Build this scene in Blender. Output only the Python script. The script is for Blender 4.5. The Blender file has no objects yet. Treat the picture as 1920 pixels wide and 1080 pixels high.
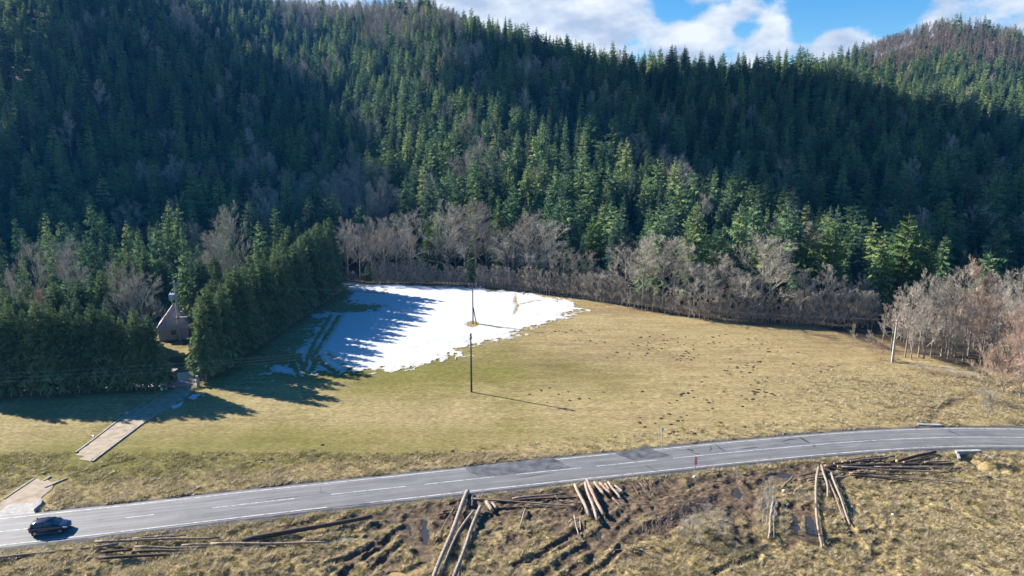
import bpy, math, random
import numpy as np
from mathutils import Vector, Matrix

# ------------------------------------------------------------------ camera, world, sun, exposure
S = bpy.context.scene
C = S.collection
PITCH = math.radians(12.0); CAMH = 44.0; FPX = 1280.0
cam_d = bpy.data.cameras.new('camera'); cam = bpy.data.objects.new('camera', cam_d); C.objects.link(cam)
cam_d.sensor_width = 36.0; cam_d.lens = 24.0; cam_d.clip_start = 0.5; cam_d.clip_end = 20000
cam.location = (0, 0, CAMH); cam.rotation_euler = (math.pi/2 - PITCH, 0, 0)
S.camera = cam
S.view_settings.view_transform = 'Standard'; S.view_settings.look = 'None'
S.view_settings.gamma = 1.0; S.view_settings.exposure = 1.48

SUN_EL = math.radians(28.7)
SUN_DIR = Vector((-0.8944*math.cos(SUN_EL), 0.4472*math.cos(SUN_EL), math.sin(SUN_EL)))   # towards the sun

def pdir(px, py):
    dx = (px-960)/FPX; dy = (540-py)/FPX; a = PITCH
    v = Vector((dx, math.cos(a)+dy*math.sin(a), -math.sin(a)+dy*math.cos(a)))
    return v
def G(px, py, z=0.0):
    d = pdir(px, py); t = (z-CAMH)/d.z
    return (d.x*t, d.y*t)

W = bpy.data.worlds.new("World"); S.world = W; W.use_nodes = True
nt = W.node_tree; N = nt.nodes; L = nt.links
for n in list(N): N.remove(n)
def nd(tree, typ, **kw):
    n = tree.nodes.new(typ)
    for k, v in kw.items(): setattr(n, k, v)
    return n
out = nd(nt, 'ShaderNodeOutputWorld')
sky = nd(nt, 'ShaderNodeTexSky', sky_type='NISHITA', sun_disc=False, sun_elevation=SUN_EL,
         sun_rotation=math.atan2(SUN_DIR.x, SUN_DIR.y), altitude=600, air_density=1.0, dust_density=0.3, ozone_density=3.0)
bg1 = nd(nt, 'ShaderNodeBackground'); bg1.inputs[1].default_value = 0.062
hs = nd(nt, 'ShaderNodeHueSaturation'); hs.inputs['Saturation'].default_value = 1.4
L.new(sky.outputs[0], hs.inputs['Color']); L.new(hs.outputs[0], bg1.inputs[0])
tc = nd(nt, 'ShaderNodeTexCoord')
mp = nd(nt, 'ShaderNodeMapping'); mp.inputs['Scale'].default_value = (1, 1, 1.7)
L.new(tc.outputs['Generated'], mp.inputs[0])
nz = nd(nt, 'ShaderNodeTexNoise'); nz.inputs['Scale'].default_value = 13.0; nz.inputs['Detail'].default_value = 9.0; nz.inputs['Roughness'].default_value = 0.60
L.new(mp.outputs[0], nz.inputs['Vector'])
# cumulus banks standing over the ridge: (px, py, radius in direction space, weight)
blobs = [(985, 50, .16, .42), (1130, 70, .10, .34), (1300, 85, .055, .34), (1250, 60, .06, .2), (1440, 82, .05, .32), (1380, 15, .06, .24), (1310, 10, .05, .2), (1480, 10, .05, .16),
         (1590, 68, .045, .42), (1555, 85, .05, .3), (1660, 90, .06, .28), (1900, 35, .12, .30), (1760, 30, .05, .2), (1350, 110, .07, .3),
         (560, -10, .12, .3), (820, -40, .14, .3), (1150, 0, .05, .15),
         (1300, 35, .035, -.25), (1410, 48, .03, -.2), (1560, 15, .07, -.3), (1640, 10, .06, -.25), (1700, 20, .04, -.15), (1255, 22, .028, -.2), (1390, 55, .02, -.12), (1500, 48, .025, -.12)]
acc = None
for (x, y, r, w) in blobs:
    d = pdir(x, y).normalized()
    dm = nd(nt, 'ShaderNodeVectorMath', operation='DISTANCE'); dm.inputs[1].default_value = d
    L.new(tc.outputs['Generated'], dm.inputs[0])
    mr = nd(nt, 'ShaderNodeMapRange', interpolation_type='SMOOTHSTEP')
    mr.inputs['From Min'].default_value = 0; mr.inputs['From Max'].default_value = r
    mr.inputs['To Min'].default_value = w; mr.inputs['To Max'].default_value = 0
    L.new(dm.outputs['Value'], mr.inputs['Value'])
    if acc is None: acc = mr.outputs[0]
    else:
        a = nd(nt, 'ShaderNodeMath', operation='ADD'); L.new(acc, a.inputs[0]); L.new(mr.outputs[0], a.inputs[1]); acc = a.outputs[0]
a = nd(nt, 'ShaderNodeMath', operation='ADD'); L.new(acc, a.inputs[0]); L.new(nz.outputs[0], a.inputs[1])
cov = nd(nt, 'ShaderNodeMapRange', interpolation_type='SMOOTHSTEP')
cov.inputs['From Min'].default_value = 0.55; cov.inputs['From Max'].default_value = 0.80
L.new(a.outputs[0], cov.inputs['Value'])
# cloud tone: bright tops, grey undersides
nz2 = nd(nt, 'ShaderNodeTexNoise'); nz2.inputs['Scale'].default_value = 11.0; nz2.inputs['Detail'].default_value = 6.0
mp2 = nd(nt, 'ShaderNodeMapping'); mp2.inputs['Scale'].default_value = (1, 1, 2.2); mp2.inputs['Location'].default_value = (.3, .1, .04)
L.new(tc.outputs['Generated'], mp2.inputs[0]); L.new(mp2.outputs[0], nz2.inputs['Vector'])
cr = nd(nt, 'ShaderNodeValToRGB'); L.new(nz2.outputs[0], cr.inputs[0])
cr.color_ramp.elements[0].position = .38; cr.color_ramp.elements[0].color = (.42, .52, .66, 1)
cr.color_ramp.elements[1].position = .60; cr.color_ramp.elements[1].color = (.82, .86, .90, 1)
bg2 = nd(nt, 'ShaderNodeBackground'); L.new(cr.outputs[0], bg2.inputs[0]); bg2.inputs[1].default_value = 0.43
mx = nd(nt, 'ShaderNodeMixShader'); L.new(cov.outputs[0], mx.inputs[0]); L.new(bg1.outputs[0], mx.inputs[1]); L.new(bg2.outputs[0], mx.inputs[2])
L.new(mx.outputs[0], out.inputs[0])

sd = bpy.data.lights.new('sun', 'SUN'); sd.energy = 5.0; sd.angle = math.radians(0.55); sd.color = (1.0, 0.93, 0.82)
sun = bpy.data.objects.new('sun', sd); C.objects.link(sun)
sun.rotation_euler = SUN_DIR.to_track_quat('Z', 'Y').to_euler()

# ------------------------------------------------------------------ helpers
rng = np.random.default_rng(7); rnd = random.Random(5)

def tag(o, label=None, cat=None, group=None, kind=None):
    if label: o['label'] = label
    if cat: o['category'] = cat
    if group: o['group'] = group
    if kind: o['kind'] = kind
    return o
def mesh_of(name, V, F, mats=(), fm=None, smooth=False):
    me = bpy.data.meshes.new(name)
    V = np.asarray(V, dtype=np.float32).reshape(-1, 3)
    if isinstance(F, np.ndarray):
        n, k = F.shape
        me.vertices.add(len(V)); me.vertices.foreach_set('co', V.ravel())
        me.loops.add(n*k); me.loops.foreach_set('vertex_index', F.ravel().astype(np.int32))
        me.polygons.add(n); me.polygons.foreach_set('loop_start', (np.arange(n)*k).astype(np.int32))
    else:
        me.from_pydata([tuple(v) for v in V], [], F)
    for m in mats: me.materials.append(m)
    if fm is not None: me.polygons.foreach_set('material_index', np.asarray(fm, dtype=np.int32))
    me.polygons.foreach_set('use_smooth', np.full(len(me.polygons), smooth))
    me.update(calc_edges=True)
    return me
def link(name, me, parent=None, loc=None, rot=None):
    o = bpy.data.objects.new(name, me); C.objects.link(o)
    if parent: o.parent = parent
    if loc is not None: o.location = loc
    if rot is not None: o.rotation_euler = rot
    return o
def empty(name, loc=(0, 0, 0), rz=0.0):
    o = bpy.data.objects.new(name, None); o.empty_display_size = .5; C.objects.link(o)
    o.location = loc; o.rotation_euler = (0, 0, rz); return o
class MB:
    def __init__(s): s.v = []; s.f = []; s.m = []
    def add(s, V, F, mi=0):
        b = len(s.v); s.v += [tuple(p) for p in V]; s.f += [tuple(i+b for i in f) for f in F]; s.m += [mi]*len(F)
    def box(s, c, d, mi=0, rz=0.0, taper=1.0):
        x, y, z = d[0]/2, d[1]/2, d[2]/2; ca, sa = math.cos(rz), math.sin(rz); V = []
        for (i, j, k) in [(-1,-1,-1),(1,-1,-1),(1,1,-1),(-1,1,-1),(-1,-1,1),(1,-1,1),(1,1,1),(-1,1,1)]:
            t = taper if k > 0 else 1
            X, Y = i*x*t, j*y*t; V.append((c[0]+X*ca-Y*sa, c[1]+X*sa+Y*ca, c[2]+k*z))
        s.add(V, [(0,3,2,1),(4,5,6,7),(0,1,5,4),(1,2,6,5),(2,3,7,6),(3,0,4,7)], mi)
    def tube(s, pts, rad, n=8, mi=0, cap=True, capm=None, wob=0.0):
        pts = [Vector(p) for p in pts]; b = len(s.v); rows = []
        for i, p in enumerate(pts):
            d = (pts[min(i+1, len(pts)-1)]-pts[max(i-1, 0)]).normalized()
            up = Vector((0, 0, 1)) if abs(d.z) < .9 else Vector((1, 0, 0))
            a = d.cross(up).normalized(); c = d.cross(a).normalized(); r = rad[i] if hasattr(rad, '__len__') else rad
            row = []
            for k in range(n):
                t = 2*math.pi*k/n; q = r*(1+wob*rnd.uniform(-1, 1)); row.append(len(s.v)); s.v.append(tuple(p+a*math.cos(t)*q+c*math.sin(t)*q))
            rows.append(row)
        for i in range(len(rows)-1):
            for k in range(n): s.f.append((rows[i][k], rows[i+1][k], rows[i+1][(k+1) % n], rows[i][(k+1) % n])); s.m.append(mi)
        if cap:
            cm = mi if capm is None else capm
            s.f.append(tuple(rows[0])); s.m.append(cm); s.f.append(tuple(reversed(rows[-1]))); s.m.append(cm)
    def build(s, name, mats, parent=None, smooth=False, loc=None):
        if not isinstance(mats, (list, tuple)): mats = [mats]
        me = mesh_of(name, s.v, s.f, mats, s.m, smooth); return link(name, me, parent, loc)

# value noise
def _h(ix, iy, sd):
    h = (ix.astype(np.int64)*374761393 + iy.astype(np.int64)*668265263 + sd*1442695041) & 0xFFFFFFFF
    h = ((h ^ (h >> 13))*1274126177) & 0xFFFFFFFF
    return ((h ^ (h >> 16)) & 0xFFFFFF)/float(0xFFFFFF)
def vn(x, y, sd=0):
    ix = np.floor(x); iy = np.floor(y); fx = x-ix; fy = y-iy
    fx = fx*fx*(3-2*fx); fy = fy*fy*(3-2*fy)
    a = _h(ix, iy, sd); b = _h(ix+1, iy, sd); c = _h(ix, iy+1, sd); d = _h(ix+1, iy+1, sd)
    return (a*(1-fx)+b*fx)*(1-fy)+(c*(1-fx)+d*fx)*fy
def fbm(x, y, s, sd=0, o=4, g=.5):
    r = 0; a = 1; t = 0
    for i in range(o): r = r+a*vn(x/s*2**i, y/s*2**i, sd+i*17); t += a; a *= g
    return r/t
def ss(a, b, x):
    t = np.clip((x-a)/(b-a), 0, 1); return t*t*(3-2*t)

# ------------------------------------------------------------------ materials
def mat(name):
    m = bpy.data.materials.new(name); m.use_nodes = True; t = m.node_tree
    return m, t, t.nodes['Principled BSDF']
def simple(name, col, rough=.7, metal=0.0, spec=.3, var=.25, scale=6.0, bump=0.0):
    m, t, b = mat(name); b.inputs['Roughness'].default_value = rough; b.inputs['Metallic'].default_value = metal
    b.inputs['Specular IOR Level'].default_value = spec
    tc = nd(t, 'ShaderNodeTexCoord'); n = nd(t, 'ShaderNodeTexNoise'); n.inputs['Scale'].default_value = scale; n.inputs['Detail'].default_value = 5
    t.links.new(tc.outputs['Object'], n.inputs['Vector'])
    r = nd(t, 'ShaderNodeValToRGB'); t.links.new(n.outputs[0], r.inputs[0])
    r.color_ramp.elements[0].position = .3; r.color_ramp.elements[1].position = .7
    r.color_ramp.elements[0].color = tuple(c*(1-var) for c in col)+(1,); r.color_ramp.elements[1].color = tuple(min(1, c*(1+var)) for c in col)+(1,)
    t.links.new(r.outputs[0], b.inputs['Base Color'])
    if bump:
        bp = nd(t, 'ShaderNodeBump'); bp.inputs['Strength'].default_value = 1; bp.inputs['Distance'].default_value = bump
        t.links.new(n.outputs[0], bp.inputs['Height']); t.links.new(bp.outputs[0], b.inputs['Normal'])
    return m
def foliage(name, c0, c1, transl=.35):
    m, t, b = mat(name); t.nodes.remove(b)
    oi = nd(t, 'ShaderNodeObjectInfo'); r = nd(t, 'ShaderNodeValToRGB'); t.links.new(oi.outputs['Random'], r.inputs[0])
    r.color_ramp.elements[0].color = c0+(1,); r.color_ramp.elements[1].color = c1+(1,)
    tc = nd(t, 'ShaderNodeTexCoord'); n = nd(t, 'ShaderNodeTexNoise'); n.inputs['Scale'].default_value = .9; n.inputs['Detail'].default_value = 4
    t.links.new(tc.outputs['Object'], n.inputs['Vector'])
    mr = nd(t, 'ShaderNodeMapRange'); mr.inputs['From Min'].default_value = .3; mr.inputs['From Max'].default_value = .7; mr.inputs['To Min'].default_value = .65; mr.inputs['To Max'].default_value = 1.4
    t.links.new(n.outputs[0], mr.inputs[0])
    mu = nd(t, 'ShaderNodeVectorMath', operation='SCALE'); t.links.new(r.outputs[0], mu.inputs[0]); t.links.new(mr.outputs[0], mu.inputs['Scale'])
    d = nd(t, 'ShaderNodeBsdfDiffuse'); tr = nd(t, 'ShaderNodeBsdfTranslucent'); mx = nd(t, 'ShaderNodeMixShader'); mx.inputs[0].default_value = transl
    t.links.new(mu.outputs[0], d.inputs[0]); t.links.new(mu.outputs[0], tr.inputs[0])
    t.links.new(d.outputs[0], mx.inputs[1]); t.links.new(tr.outputs[0], mx.inputs[2])
    t.links.new(mx.outputs[0], t.nodes['Material Output'].inputs[0])
    return m
M = {}
M['spruce'] = foliage('spruce_needles', (.095, .175, .090), (.20, .285, .135), .38)
M['spruce_b'] = foliage('blue_spruce_needles', (.075, .135, .095), (.13, .19, .125), .45)
M['spruce_c'] = foliage('pale_spruce_needles', (.21, .29, .12), (.32, .38, .16), .42)
M['hedge'] = foliage('hedge_needles', (.125, .185, .090), (.20, .255, .120), .40)
M['fir'] = foliage('fir_needles', (.090, .160, .055), (.130, .200, .070), .4)
M['bark'] = simple('conifer_bark', (.11, .08, .06), .9, var=.4, scale=3)
M['bare'] = foliage('bare_twigs', (.29, .26, .215), (.44, .40, .345), .0)
M['bare_red'] = foliage('reddish_twigs', (.36, .25, .19), (.44, .34, .27), .0)
M['bare_brown'] = foliage('brown_twigs', (.29, .25, .205), (.44, .39, .33), .0)
M['bare_hill'] = foliage('hill_twigs', (.15, .12, .085), (.26, .21, .16), .0)
M['bark_grey'] = simple('grey_bark', (.24, .21, .20), .9, var=.35, scale=2)
M['bark_pale'] = simple('pale_bark', (.42, .39, .36), .9, var=.35, scale=2)
M['log_pale'] = simple('barked_log', (.27, .225, .185), .85, var=.45, scale=5, bump=.03)
M['log_mid'] = simple('weathered_log', (.22, .17, .135), .9, var=.5, scale=5, bump=.03)
M['log_dark'] = simple('dark_wet_log', (.060, .047, .038), .8, var=.5, scale=5, bump=.03)
M['log_red'] = simple('reddish_peeled_log', (.30, .215, .165), .8, var=.4, scale=5, bump=.02)
M['cut'] = simple('cut_wood', (.50, .32, .17), .8, var=.3, scale=9)
M['cut_dull'] = simple('dull_cut_wood', (.36, .24, .16), .9, var=.3, scale=9)
M['mole'] = simple('molehill_soil', (.060, .042, .030), 1.0, var=.4, scale=12)
M['pole_wood'] = simple('dark_pole_wood', (.075, .06, .05), .9, var=.3)
M['concrete'] = simple('concrete', (.48, .47, .45), .9, var=.2, scale=2.5)
M['concrete_old'] = simple('old_concrete', (.33, .32, .30), .95, var=.35, scale=2.5, bump=.03)
M['metal'] = simple('galvanised', (.5, .5, .52), .45, .8)
M['wire'] = simple('wire_metal', (.34, .33, .32), .4, .3, var=.05)
M['rust'] = simple('rusty_steel', (.30, .12, .07), .7, .2)
M['insul'] = simple('insulator', (.55, .52, .50), .3)
M['white'] = simple('white_paint', (.80, .80, .80), .5, var=.06)
def worn_paint():
    m, t, b = mat('worn_road_paint'); tc = nd(t, 'ShaderNodeTexCoord'); n = nd(t, 'ShaderNodeTexNoise'); n.inputs['Scale'].default_value = 1.3; n.inputs['Detail'].default_value = 8; n.inputs['Roughness'].default_value = .75
    t.links.new(tc.outputs['Object'], n.inputs['Vector']); r = nd(t, 'ShaderNodeValToRGB'); t.links.new(n.outputs[0], r.inputs[0])
    r.color_ramp.elements[0].position = .40; r.color_ramp.elements[0].color = (.24, .24, .25, 1); r.color_ramp.elements[1].position = .54; r.color_ramp.elements[1].color = (.52, .52, .52, 1)
    t.links.new(r.outputs[0], b.inputs['Base Color']); b.inputs['Roughness'].default_value = .7; return m
M['linepaint'] = worn_paint()
M['red'] = simple('red_paint', (.65, .03, .06), .4, var=.1)
M['blue'] = simple('blue_paint', (.04, .15, .5), .4, var=.1)
M['asph_patch'] = simple('fresh_asphalt', (.085, .087, .10), .75, spec=.4, var=.6, scale=.7)
M['tar'] = simple('tar_seal', (.045, .05, .065), .6, spec=.4, var=.3)
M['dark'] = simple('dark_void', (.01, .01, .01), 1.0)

def attr(t, name):
    a = nd(t, 'ShaderNodeAttribute', attribute_name=name); return a.outputs['Fac']
def ramp(t, src, pts):
    r = nd(t, 'ShaderNodeValToRGB'); t.links.new(src, r.inputs[0]); e = r.color_ramp.elements
    while len(e) < len(pts): e.new(.5)
    for i, (p, c) in enumerate(pts): e[i].position = p; e[i].color = tuple(c)+(1,)
    return r.outputs[0]
def noise(t, vec, s, det=5, rough=.55, dist=0):
    n = nd(t, 'ShaderNodeTexNoise'); n.inputs['Scale'].default_value = s; n.inputs['Detail'].default_value = det; n.inputs['Roughness'].default_value = rough
    n.inputs['Distortion'].default_value = dist; t.links.new(vec, n.inputs['Vector']); return n.outputs[0]
def mixc(t, fac, a, b):
    m = nd(t, 'ShaderNodeMix', data_type='RGBA'); t.links.new(fac, m.inputs['Factor'])
    for s, i in ((a, 6), (b, 7)):
        if isinstance(s, tuple): m.inputs[i].default_value = s+(1,)
        else: t.links.new(s, m.inputs[i])
    return m.outputs[2]
def mathn(t, op, a, b=None, clamp=False):
    m = nd(t, 'ShaderNodeMath', operation=op, use_clamp=clamp)
    for i, s in enumerate((a, b)):
        if s is None: continue
        if isinstance(s, (int, float)): m.inputs[i].default_value = s
        else: t.links.new(s, m.inputs[i])
    return m.outputs[0]
def make_ground_mat():
    m, t, b = mat('meadow_and_mud'); tc = nd(t, 'ShaderNodeTexCoord'); P = tc.outputs['Object']
    mpg = nd(t, 'ShaderNodeMapping'); mpg.inputs['Scale'].default_value = (.45, 1.6, 1); mpg.inputs['Rotation'].default_value = (0, 0, .10); t.links.new(P, mpg.inputs[0])
    big = noise(t, P, .045, 5, .6); med = noise(t, mpg.outputs[0], .35, 6, .65); fine = noise(t, mpg.outputs[0], 2.4, 5, .75); vf = noise(t, P, 5.5, 3, .7)
    straw = ramp(t, fine, [(.30, (.155, .110, .045)), (.5, (.31, .240, .112)), (.70, (.53, .43, .24))])
    green = ramp(t, fine, [(.30, (.085, .082, .016)), (.5, (.165, .150, .035)), (.72, (.29, .255, .08))])
    g = attr(t, 'green'); s1 = mathn(t, 'ADD', mathn(t, 'MULTIPLY', big, 1.1), mathn(t, 'MULTIPLY', med, .9))
    s1 = mathn(t, 'ADD', mathn(t, 'SUBTRACT', s1, 1.02), g); gm = nd(t, 'ShaderNodeMapRange'); t.links.new(s1, gm.inputs[0]); gm.inputs[1].default_value = -.22; gm.inputs[2].default_value = .62
    col = mixc(t, gm.outputs[0], straw, green)
    # brown trampled patches
    br = ramp(t, fine, [(.3, (.09, .058, .030)), (.7, (.24, .165, .090))])
    bm = attr(t, 'brown'); s2 = mathn(t, 'ADD', bm, mathn(t, 'SUBTRACT', med, .5)); col = mixc(t, mathn(t, 'MULTIPLY', s2, 1.0, True), col, br)
    mudc = ramp(t, noise(t, P, 1.8, 6, .7), [(.32, (.045, .031, .021)), (.5, (.115, .082, .055)), (.72, (.25, .19, .13))])
    mm = attr(t, 'mud'); s3 = mathn(t, 'ADD', mathn(t, 'MULTIPLY', mm, 2.0), mathn(t, 'SUBTRACT', mathn(t, 'MULTIPLY', vf, 1.5), 1.25), True)
    col = mixc(t, s3, col, mudc)
    grav = ramp(t, vf, [(.35, (.050, .047, .046)), (.65, (.15, .14, .135))]); gr = attr(t, 'gravel')
    s4 = mathn(t, 'ADD', mathn(t, 'MULTIPLY', gr, 1.6), mathn(t, 'SUBTRACT', fine, .8), True); col = mixc(t, s4, col, grav)
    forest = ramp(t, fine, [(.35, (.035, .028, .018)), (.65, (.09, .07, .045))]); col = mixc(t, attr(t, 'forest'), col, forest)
    sn = attr(t, 'frost'); s5 = mathn(t, 'ADD', mathn(t, 'MULTIPLY', sn, 3), mathn(t, 'SUBTRACT', med, 1.4), True); col = mixc(t, s5, col, (.78, .80, .84))
    t.links.new(col, b.inputs['Base Color']); b.inputs['Roughness'].default_value = .95; b.inputs['Specular IOR Level'].default_value = .15
    bp = nd(t, 'ShaderNodeBump'); bp.inputs['Distance'].default_value = .24; bp.inputs['Strength'].default_value = 1.0
    mst = nd(t, 'ShaderNodeMapping'); mst.inputs['Scale'].default_value = (.08, .6, 1); mst.inputs['Rotation'].default_value = (0, 0, -.06); t.links.new(P, mst.inputs[0]); stv = noise(t, mst.outputs[0], 1.0, 5, .65); sm = nd(t, 'ShaderNodeMapRange'); t.links.new(stv, sm.inputs[0]); sm.inputs[1].default_value = .34; sm.inputs[2].default_value = .64; sm.inputs[3].default_value = .87; sm.inputs[4].default_value = 1.1
    vs = nd(t, 'ShaderNodeVectorMath', operation='SCALE'); t.links.new(col, vs.inputs[0]); t.links.new(sm.outputs[0], vs.inputs['Scale']); t.links.new(vs.outputs[0], b.inputs['Base Color'])
    hh = mathn(t, 'ADD', mathn(t, 'MULTIPLY', fine, .6), mathn(t, 'MULTIPLY', vf, .5)); t.links.new(hh, bp.inputs['Height']); t.links.new(bp.outputs[0], b.inputs['Normal'])
    return m
def make_road_mat():
    m, t, b = mat('worn_asphalt'); u = nd(t, 'ShaderNodeUVMap', uv_map='UVMap'); tc = nd(t, 'ShaderNodeTexCoord')
    mp = nd(t, 'ShaderNodeMapping'); mp.inputs['Scale'].default_value = (.05, 1.2, 1); t.links.new(u.outputs[0], mp.inputs[0])
    streak = noise(t, mp.outputs[0], 2.0, 6, .6); n2 = noise(t, tc.outputs['Object'], .35, 6, .65); n3 = noise(t, tc.outputs['Object'], 9, 3, .7)
    s = mathn(t, 'ADD', mathn(t, 'MULTIPLY', streak, .62), mathn(t, 'ADD', mathn(t, 'MULTIPLY', n2, .3), mathn(t, 'MULTIPLY', n3, .12)))
    col = ramp(t, s, [(.36, (.085, .085, .090)), (.5, (.158, .156, .160)), (.66, (.235, .228, .225))])
    # polished wheel tracks and mud carried onto the lane beside the log yard
    sp = nd(t, 'ShaderNodeSeparateXYZ'); t.links.new(u.outputs[0], sp.inputs[0]); av = mathn(t, 'ABSOLUTE', mathn(t, 'ABSOLUTE', sp.outputs['Y']))
    wt = mathn(t, 'MULTIPLY', mathn(t, 'SINE', mathn(t, 'MULTIPLY', av, 3.9)), .5); wt = mathn(t, 'ADD', wt, .5); col = mixc(t, mathn(t, 'MULTIPLY', mathn(t, 'MULTIPLY', wt, n2), .55), col, (.10, .10, .112))
    edge = nd(t, 'ShaderNodeMapRange'); t.links.new(sp.outputs['Y'], edge.inputs[0]); edge.inputs[1].default_value = -1.2; edge.inputs[2].default_value = -3.6
    md_ = mathn(t, 'MULTIPLY', edge.outputs[0], mathn(t, 'MULTIPLY', mathn(t, 'SUBTRACT', noise(t, mp.outputs[0], 5.0, 6, .75), .42), 3.0, True), True); col = mixc(t, md_, col, (.085, .075, .068))
    # wandering dark cracks along the wheel lane
    mpc = nd(t, 'ShaderNodeMapping'); mpc.inputs['Scale'].default_value = (.07, .5, 1); t.links.new(u.outputs[0], mpc.inputs[0])
    cn = noise(t, mpc.outputs[0], 3.0, 7, .7); ab = mathn(t, 'ABSOLUTE', mathn(t, 'SUBTRACT', cn, .5)); cm = nd(t, 'ShaderNodeMapRange'); t.links.new(ab, cm.inputs[0])
    cm.inputs[1].default_value = .0; cm.inputs[2].default_value = .012; cm.inputs[3].default_value = .65; cm.inputs[4].default_value = 0
    col = mixc(t, mathn(t, 'MULTIPLY', cm.outputs[0], n2), col, (.06, .06, .07))
    t.links.new(col, b.inputs['Base Color']); b.inputs['Roughness'].default_value = .62; b.inputs['Specular IOR Level'].default_value = .45
    return m
def make_snow_mat():
    m, t, b = mat('thin_old_snow'); tc = nd(t, 'ShaderNodeTexCoord'); n = noise(t, tc.outputs['Object'], 1.2, 6, .7); n2 = noise(t, tc.outputs['Object'], .2, 4, .6)
    base = ramp(t, n, [(.3, (.43, .455, .50)), (.6, (.56, .58, .61))])
    e = attr(t, 'thin'); s = mathn(t, 'ADD', e, mathn(t, 'SUBTRACT', noise(t, tc.outputs['Object'], 2.6, 5, .8), .72), True)
    s = mathn(t, 'MULTIPLY', s, 2.2, True)
    col = mixc(t, s, base, (.40, .34, .24)); t.links.new(col, b.inputs['Base Color'])
    b.inputs['Roughness'].default_value = .85; b.inputs['Specular IOR Level'].default_value = .2
    bp = nd(t, 'ShaderNodeBump'); bp.inputs['Distance'].default_value = .5; bp.inputs['Strength'].default_value = .7; t.links.new(n2, bp.inputs['Height']); t.links.new(bp.outputs[0], b.inputs['Normal'])
    return m
def make_water(name, c):
    m, t, b = mat(name); b.inputs['Base Color'].default_value = c+(1,); b.inputs['Roughness'].default_value = .06; b.inputs['Specular IOR Level'].default_value = .6
    tc = nd(t, 'ShaderNodeTexCoord'); bp = nd(t, 'ShaderNodeBump'); bp.inputs['Distance'].default_value = .004; t.links.new(noise(t, tc.outputs['Object'], 3, 3), bp.inputs['Height']); t.links.new(bp.outputs[0], b.inputs['Normal'])
    return m
M['ground'] = make_ground_mat(); M['road'] = make_road_mat(); M['snow'] = make_snow_mat()
M['puddle'] = make_water('muddy_water', (.20, .19, .14)); M['puddle_dark'] = make_water('dark_water', (.045, .04, .032)); M['puddle_orange'] = make_water('orange_water', (.36, .25, .10))
M['track'] = simple('track_slabs', (.31, .25, .185), .9, var=.28, scale=.9, bump=.03)
M['kerb'] = simple('kerb_stone', (.30, .28, .24), .95, var=.35, scale=2.5)
M['yard'] = simple('yard_gravel', (.58, .49, .38), .95, var=.2, scale=1.5)

# ------------------------------------------------------------------ terrain height
def zof(py, Y):     # height of a point at forward distance Y that shows at image row py
    return CAMH+Y*math.tan(math.atan((540-py)/FPX)-PITCH)
CP = []
def col(px, rows):
    for Y, z in rows: CP.append((px_x(px, Y, z), Y, z))
def px_x(px, Y, z):
    Z = Y*math.cos(PITCH)-(z-CAMH)*math.sin(PITCH)*1.0
    return (px-960)/FPX*Z
col(-900, [(230, 0), (300, 30), (380, 60), (500, 80), (650, 100), (900, 120)])
col(-450, [(225, 4), (265, 25), (300, 35), (350, 48), (410, 60), (520, 80), (700, 100), (950, 120)])
col(-150, [(228, 4), (260, 20), (300, 32), (350, 48), (400, 64), (520, 96), (700, 130), (950, 150)])
col(0, [(235, 4), (300, 32), (400, 80), (520, 130), (700, 188), (950, 180)])
col(200, [(240, 3), (320, 28), (420, 74), (540, 140), (700, 203), (950, 190)])
col(400, [(245, 2), (320, 14), (420, 44), (540, 108), (680, 172), (780, 190), (950, 170)])
col(600, [(245, 3), (330, 12), (450, 44), (600, 112), (700, 160), (850, 140)])
col(800, [(240, 4), (330, 30), (450, 74), (600, 130), (700, 166), (850, 140)])
col(960, [(235, 4), (320, 30), (440, 72), (540, 106), (620, zof(92, 620)), (800, 90)])
col(1120, [(230, 4), (320, 28), (440, 66), (570, zof(140, 570)), (750, 62)])
col(1300, [(225, 4), (320, 24), (430, 56), (540, zof(158, 540)), (720, 55)])
col(1500, [(215, 4), (310, 20), (420, 48), (525, zof(155, 525)), (680, 60)])
col(1650, [(210, 4), (310, 17), (420, 42), (525, zof(190, 525)), (650, 72), (800, zof(100, 800)), (980, 95)])
col(1790, [(205, 4), (310, 15), (420, 36), (525, 56), (650, 95), (800, zof(58, 800)), (1000, 110)])
col(1920, [(200, 4), (310, 14), (420, 34), (525, 54), (650, 90), (800, zof(88, 800)), (1000, 110)])
col(2200, [(200, 4), (310, 14), (450, 40), (650, 80), (850, 100)])
col(2800, [(200, 4), (350, 20), (650, 60), (900, 80)])
CP = np.array(CP)
def _phi(r): return r
def _rbf():
    P = CP[:, :2]; n = len(P)
    A = np.zeros((n+3, n+3)); A[:n, :n] = _phi(np.hypot(P[:, None, 0]-P[None, :, 0], P[:, None, 1]-P[None, :, 1])); A[:n, :n] -= np.eye(n)*3.0
    A[:n, n] = 1; A[:n, n+1:] = P; A[n, :n] = 1; A[n+1:, :n] = P.T
    b = np.zeros(n+3); b[:n] = CP[:, 2]; return np.linalg.solve(A, b)
_w = _rbf()
_gx = np.arange(-2200, 2201, 20.0); _gy = np.arange(150, 1500, 20.0)
def _evalgrid():
    X, Y = np.meshgrid(_gx, _gy); Xf = X.ravel(); Yf = Y.ravel(); n = len(CP)
    r = np.hypot(Xf[:, None]-CP[None, :, 0], Yf[:, None]-CP[None, :, 1]); z = _phi(r)@_w[:n]+_w[n]+_w[n+1]*Xf+_w[n+2]*Yf
    return z.reshape(X.shape)
_gz = _evalgrid()
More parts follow.
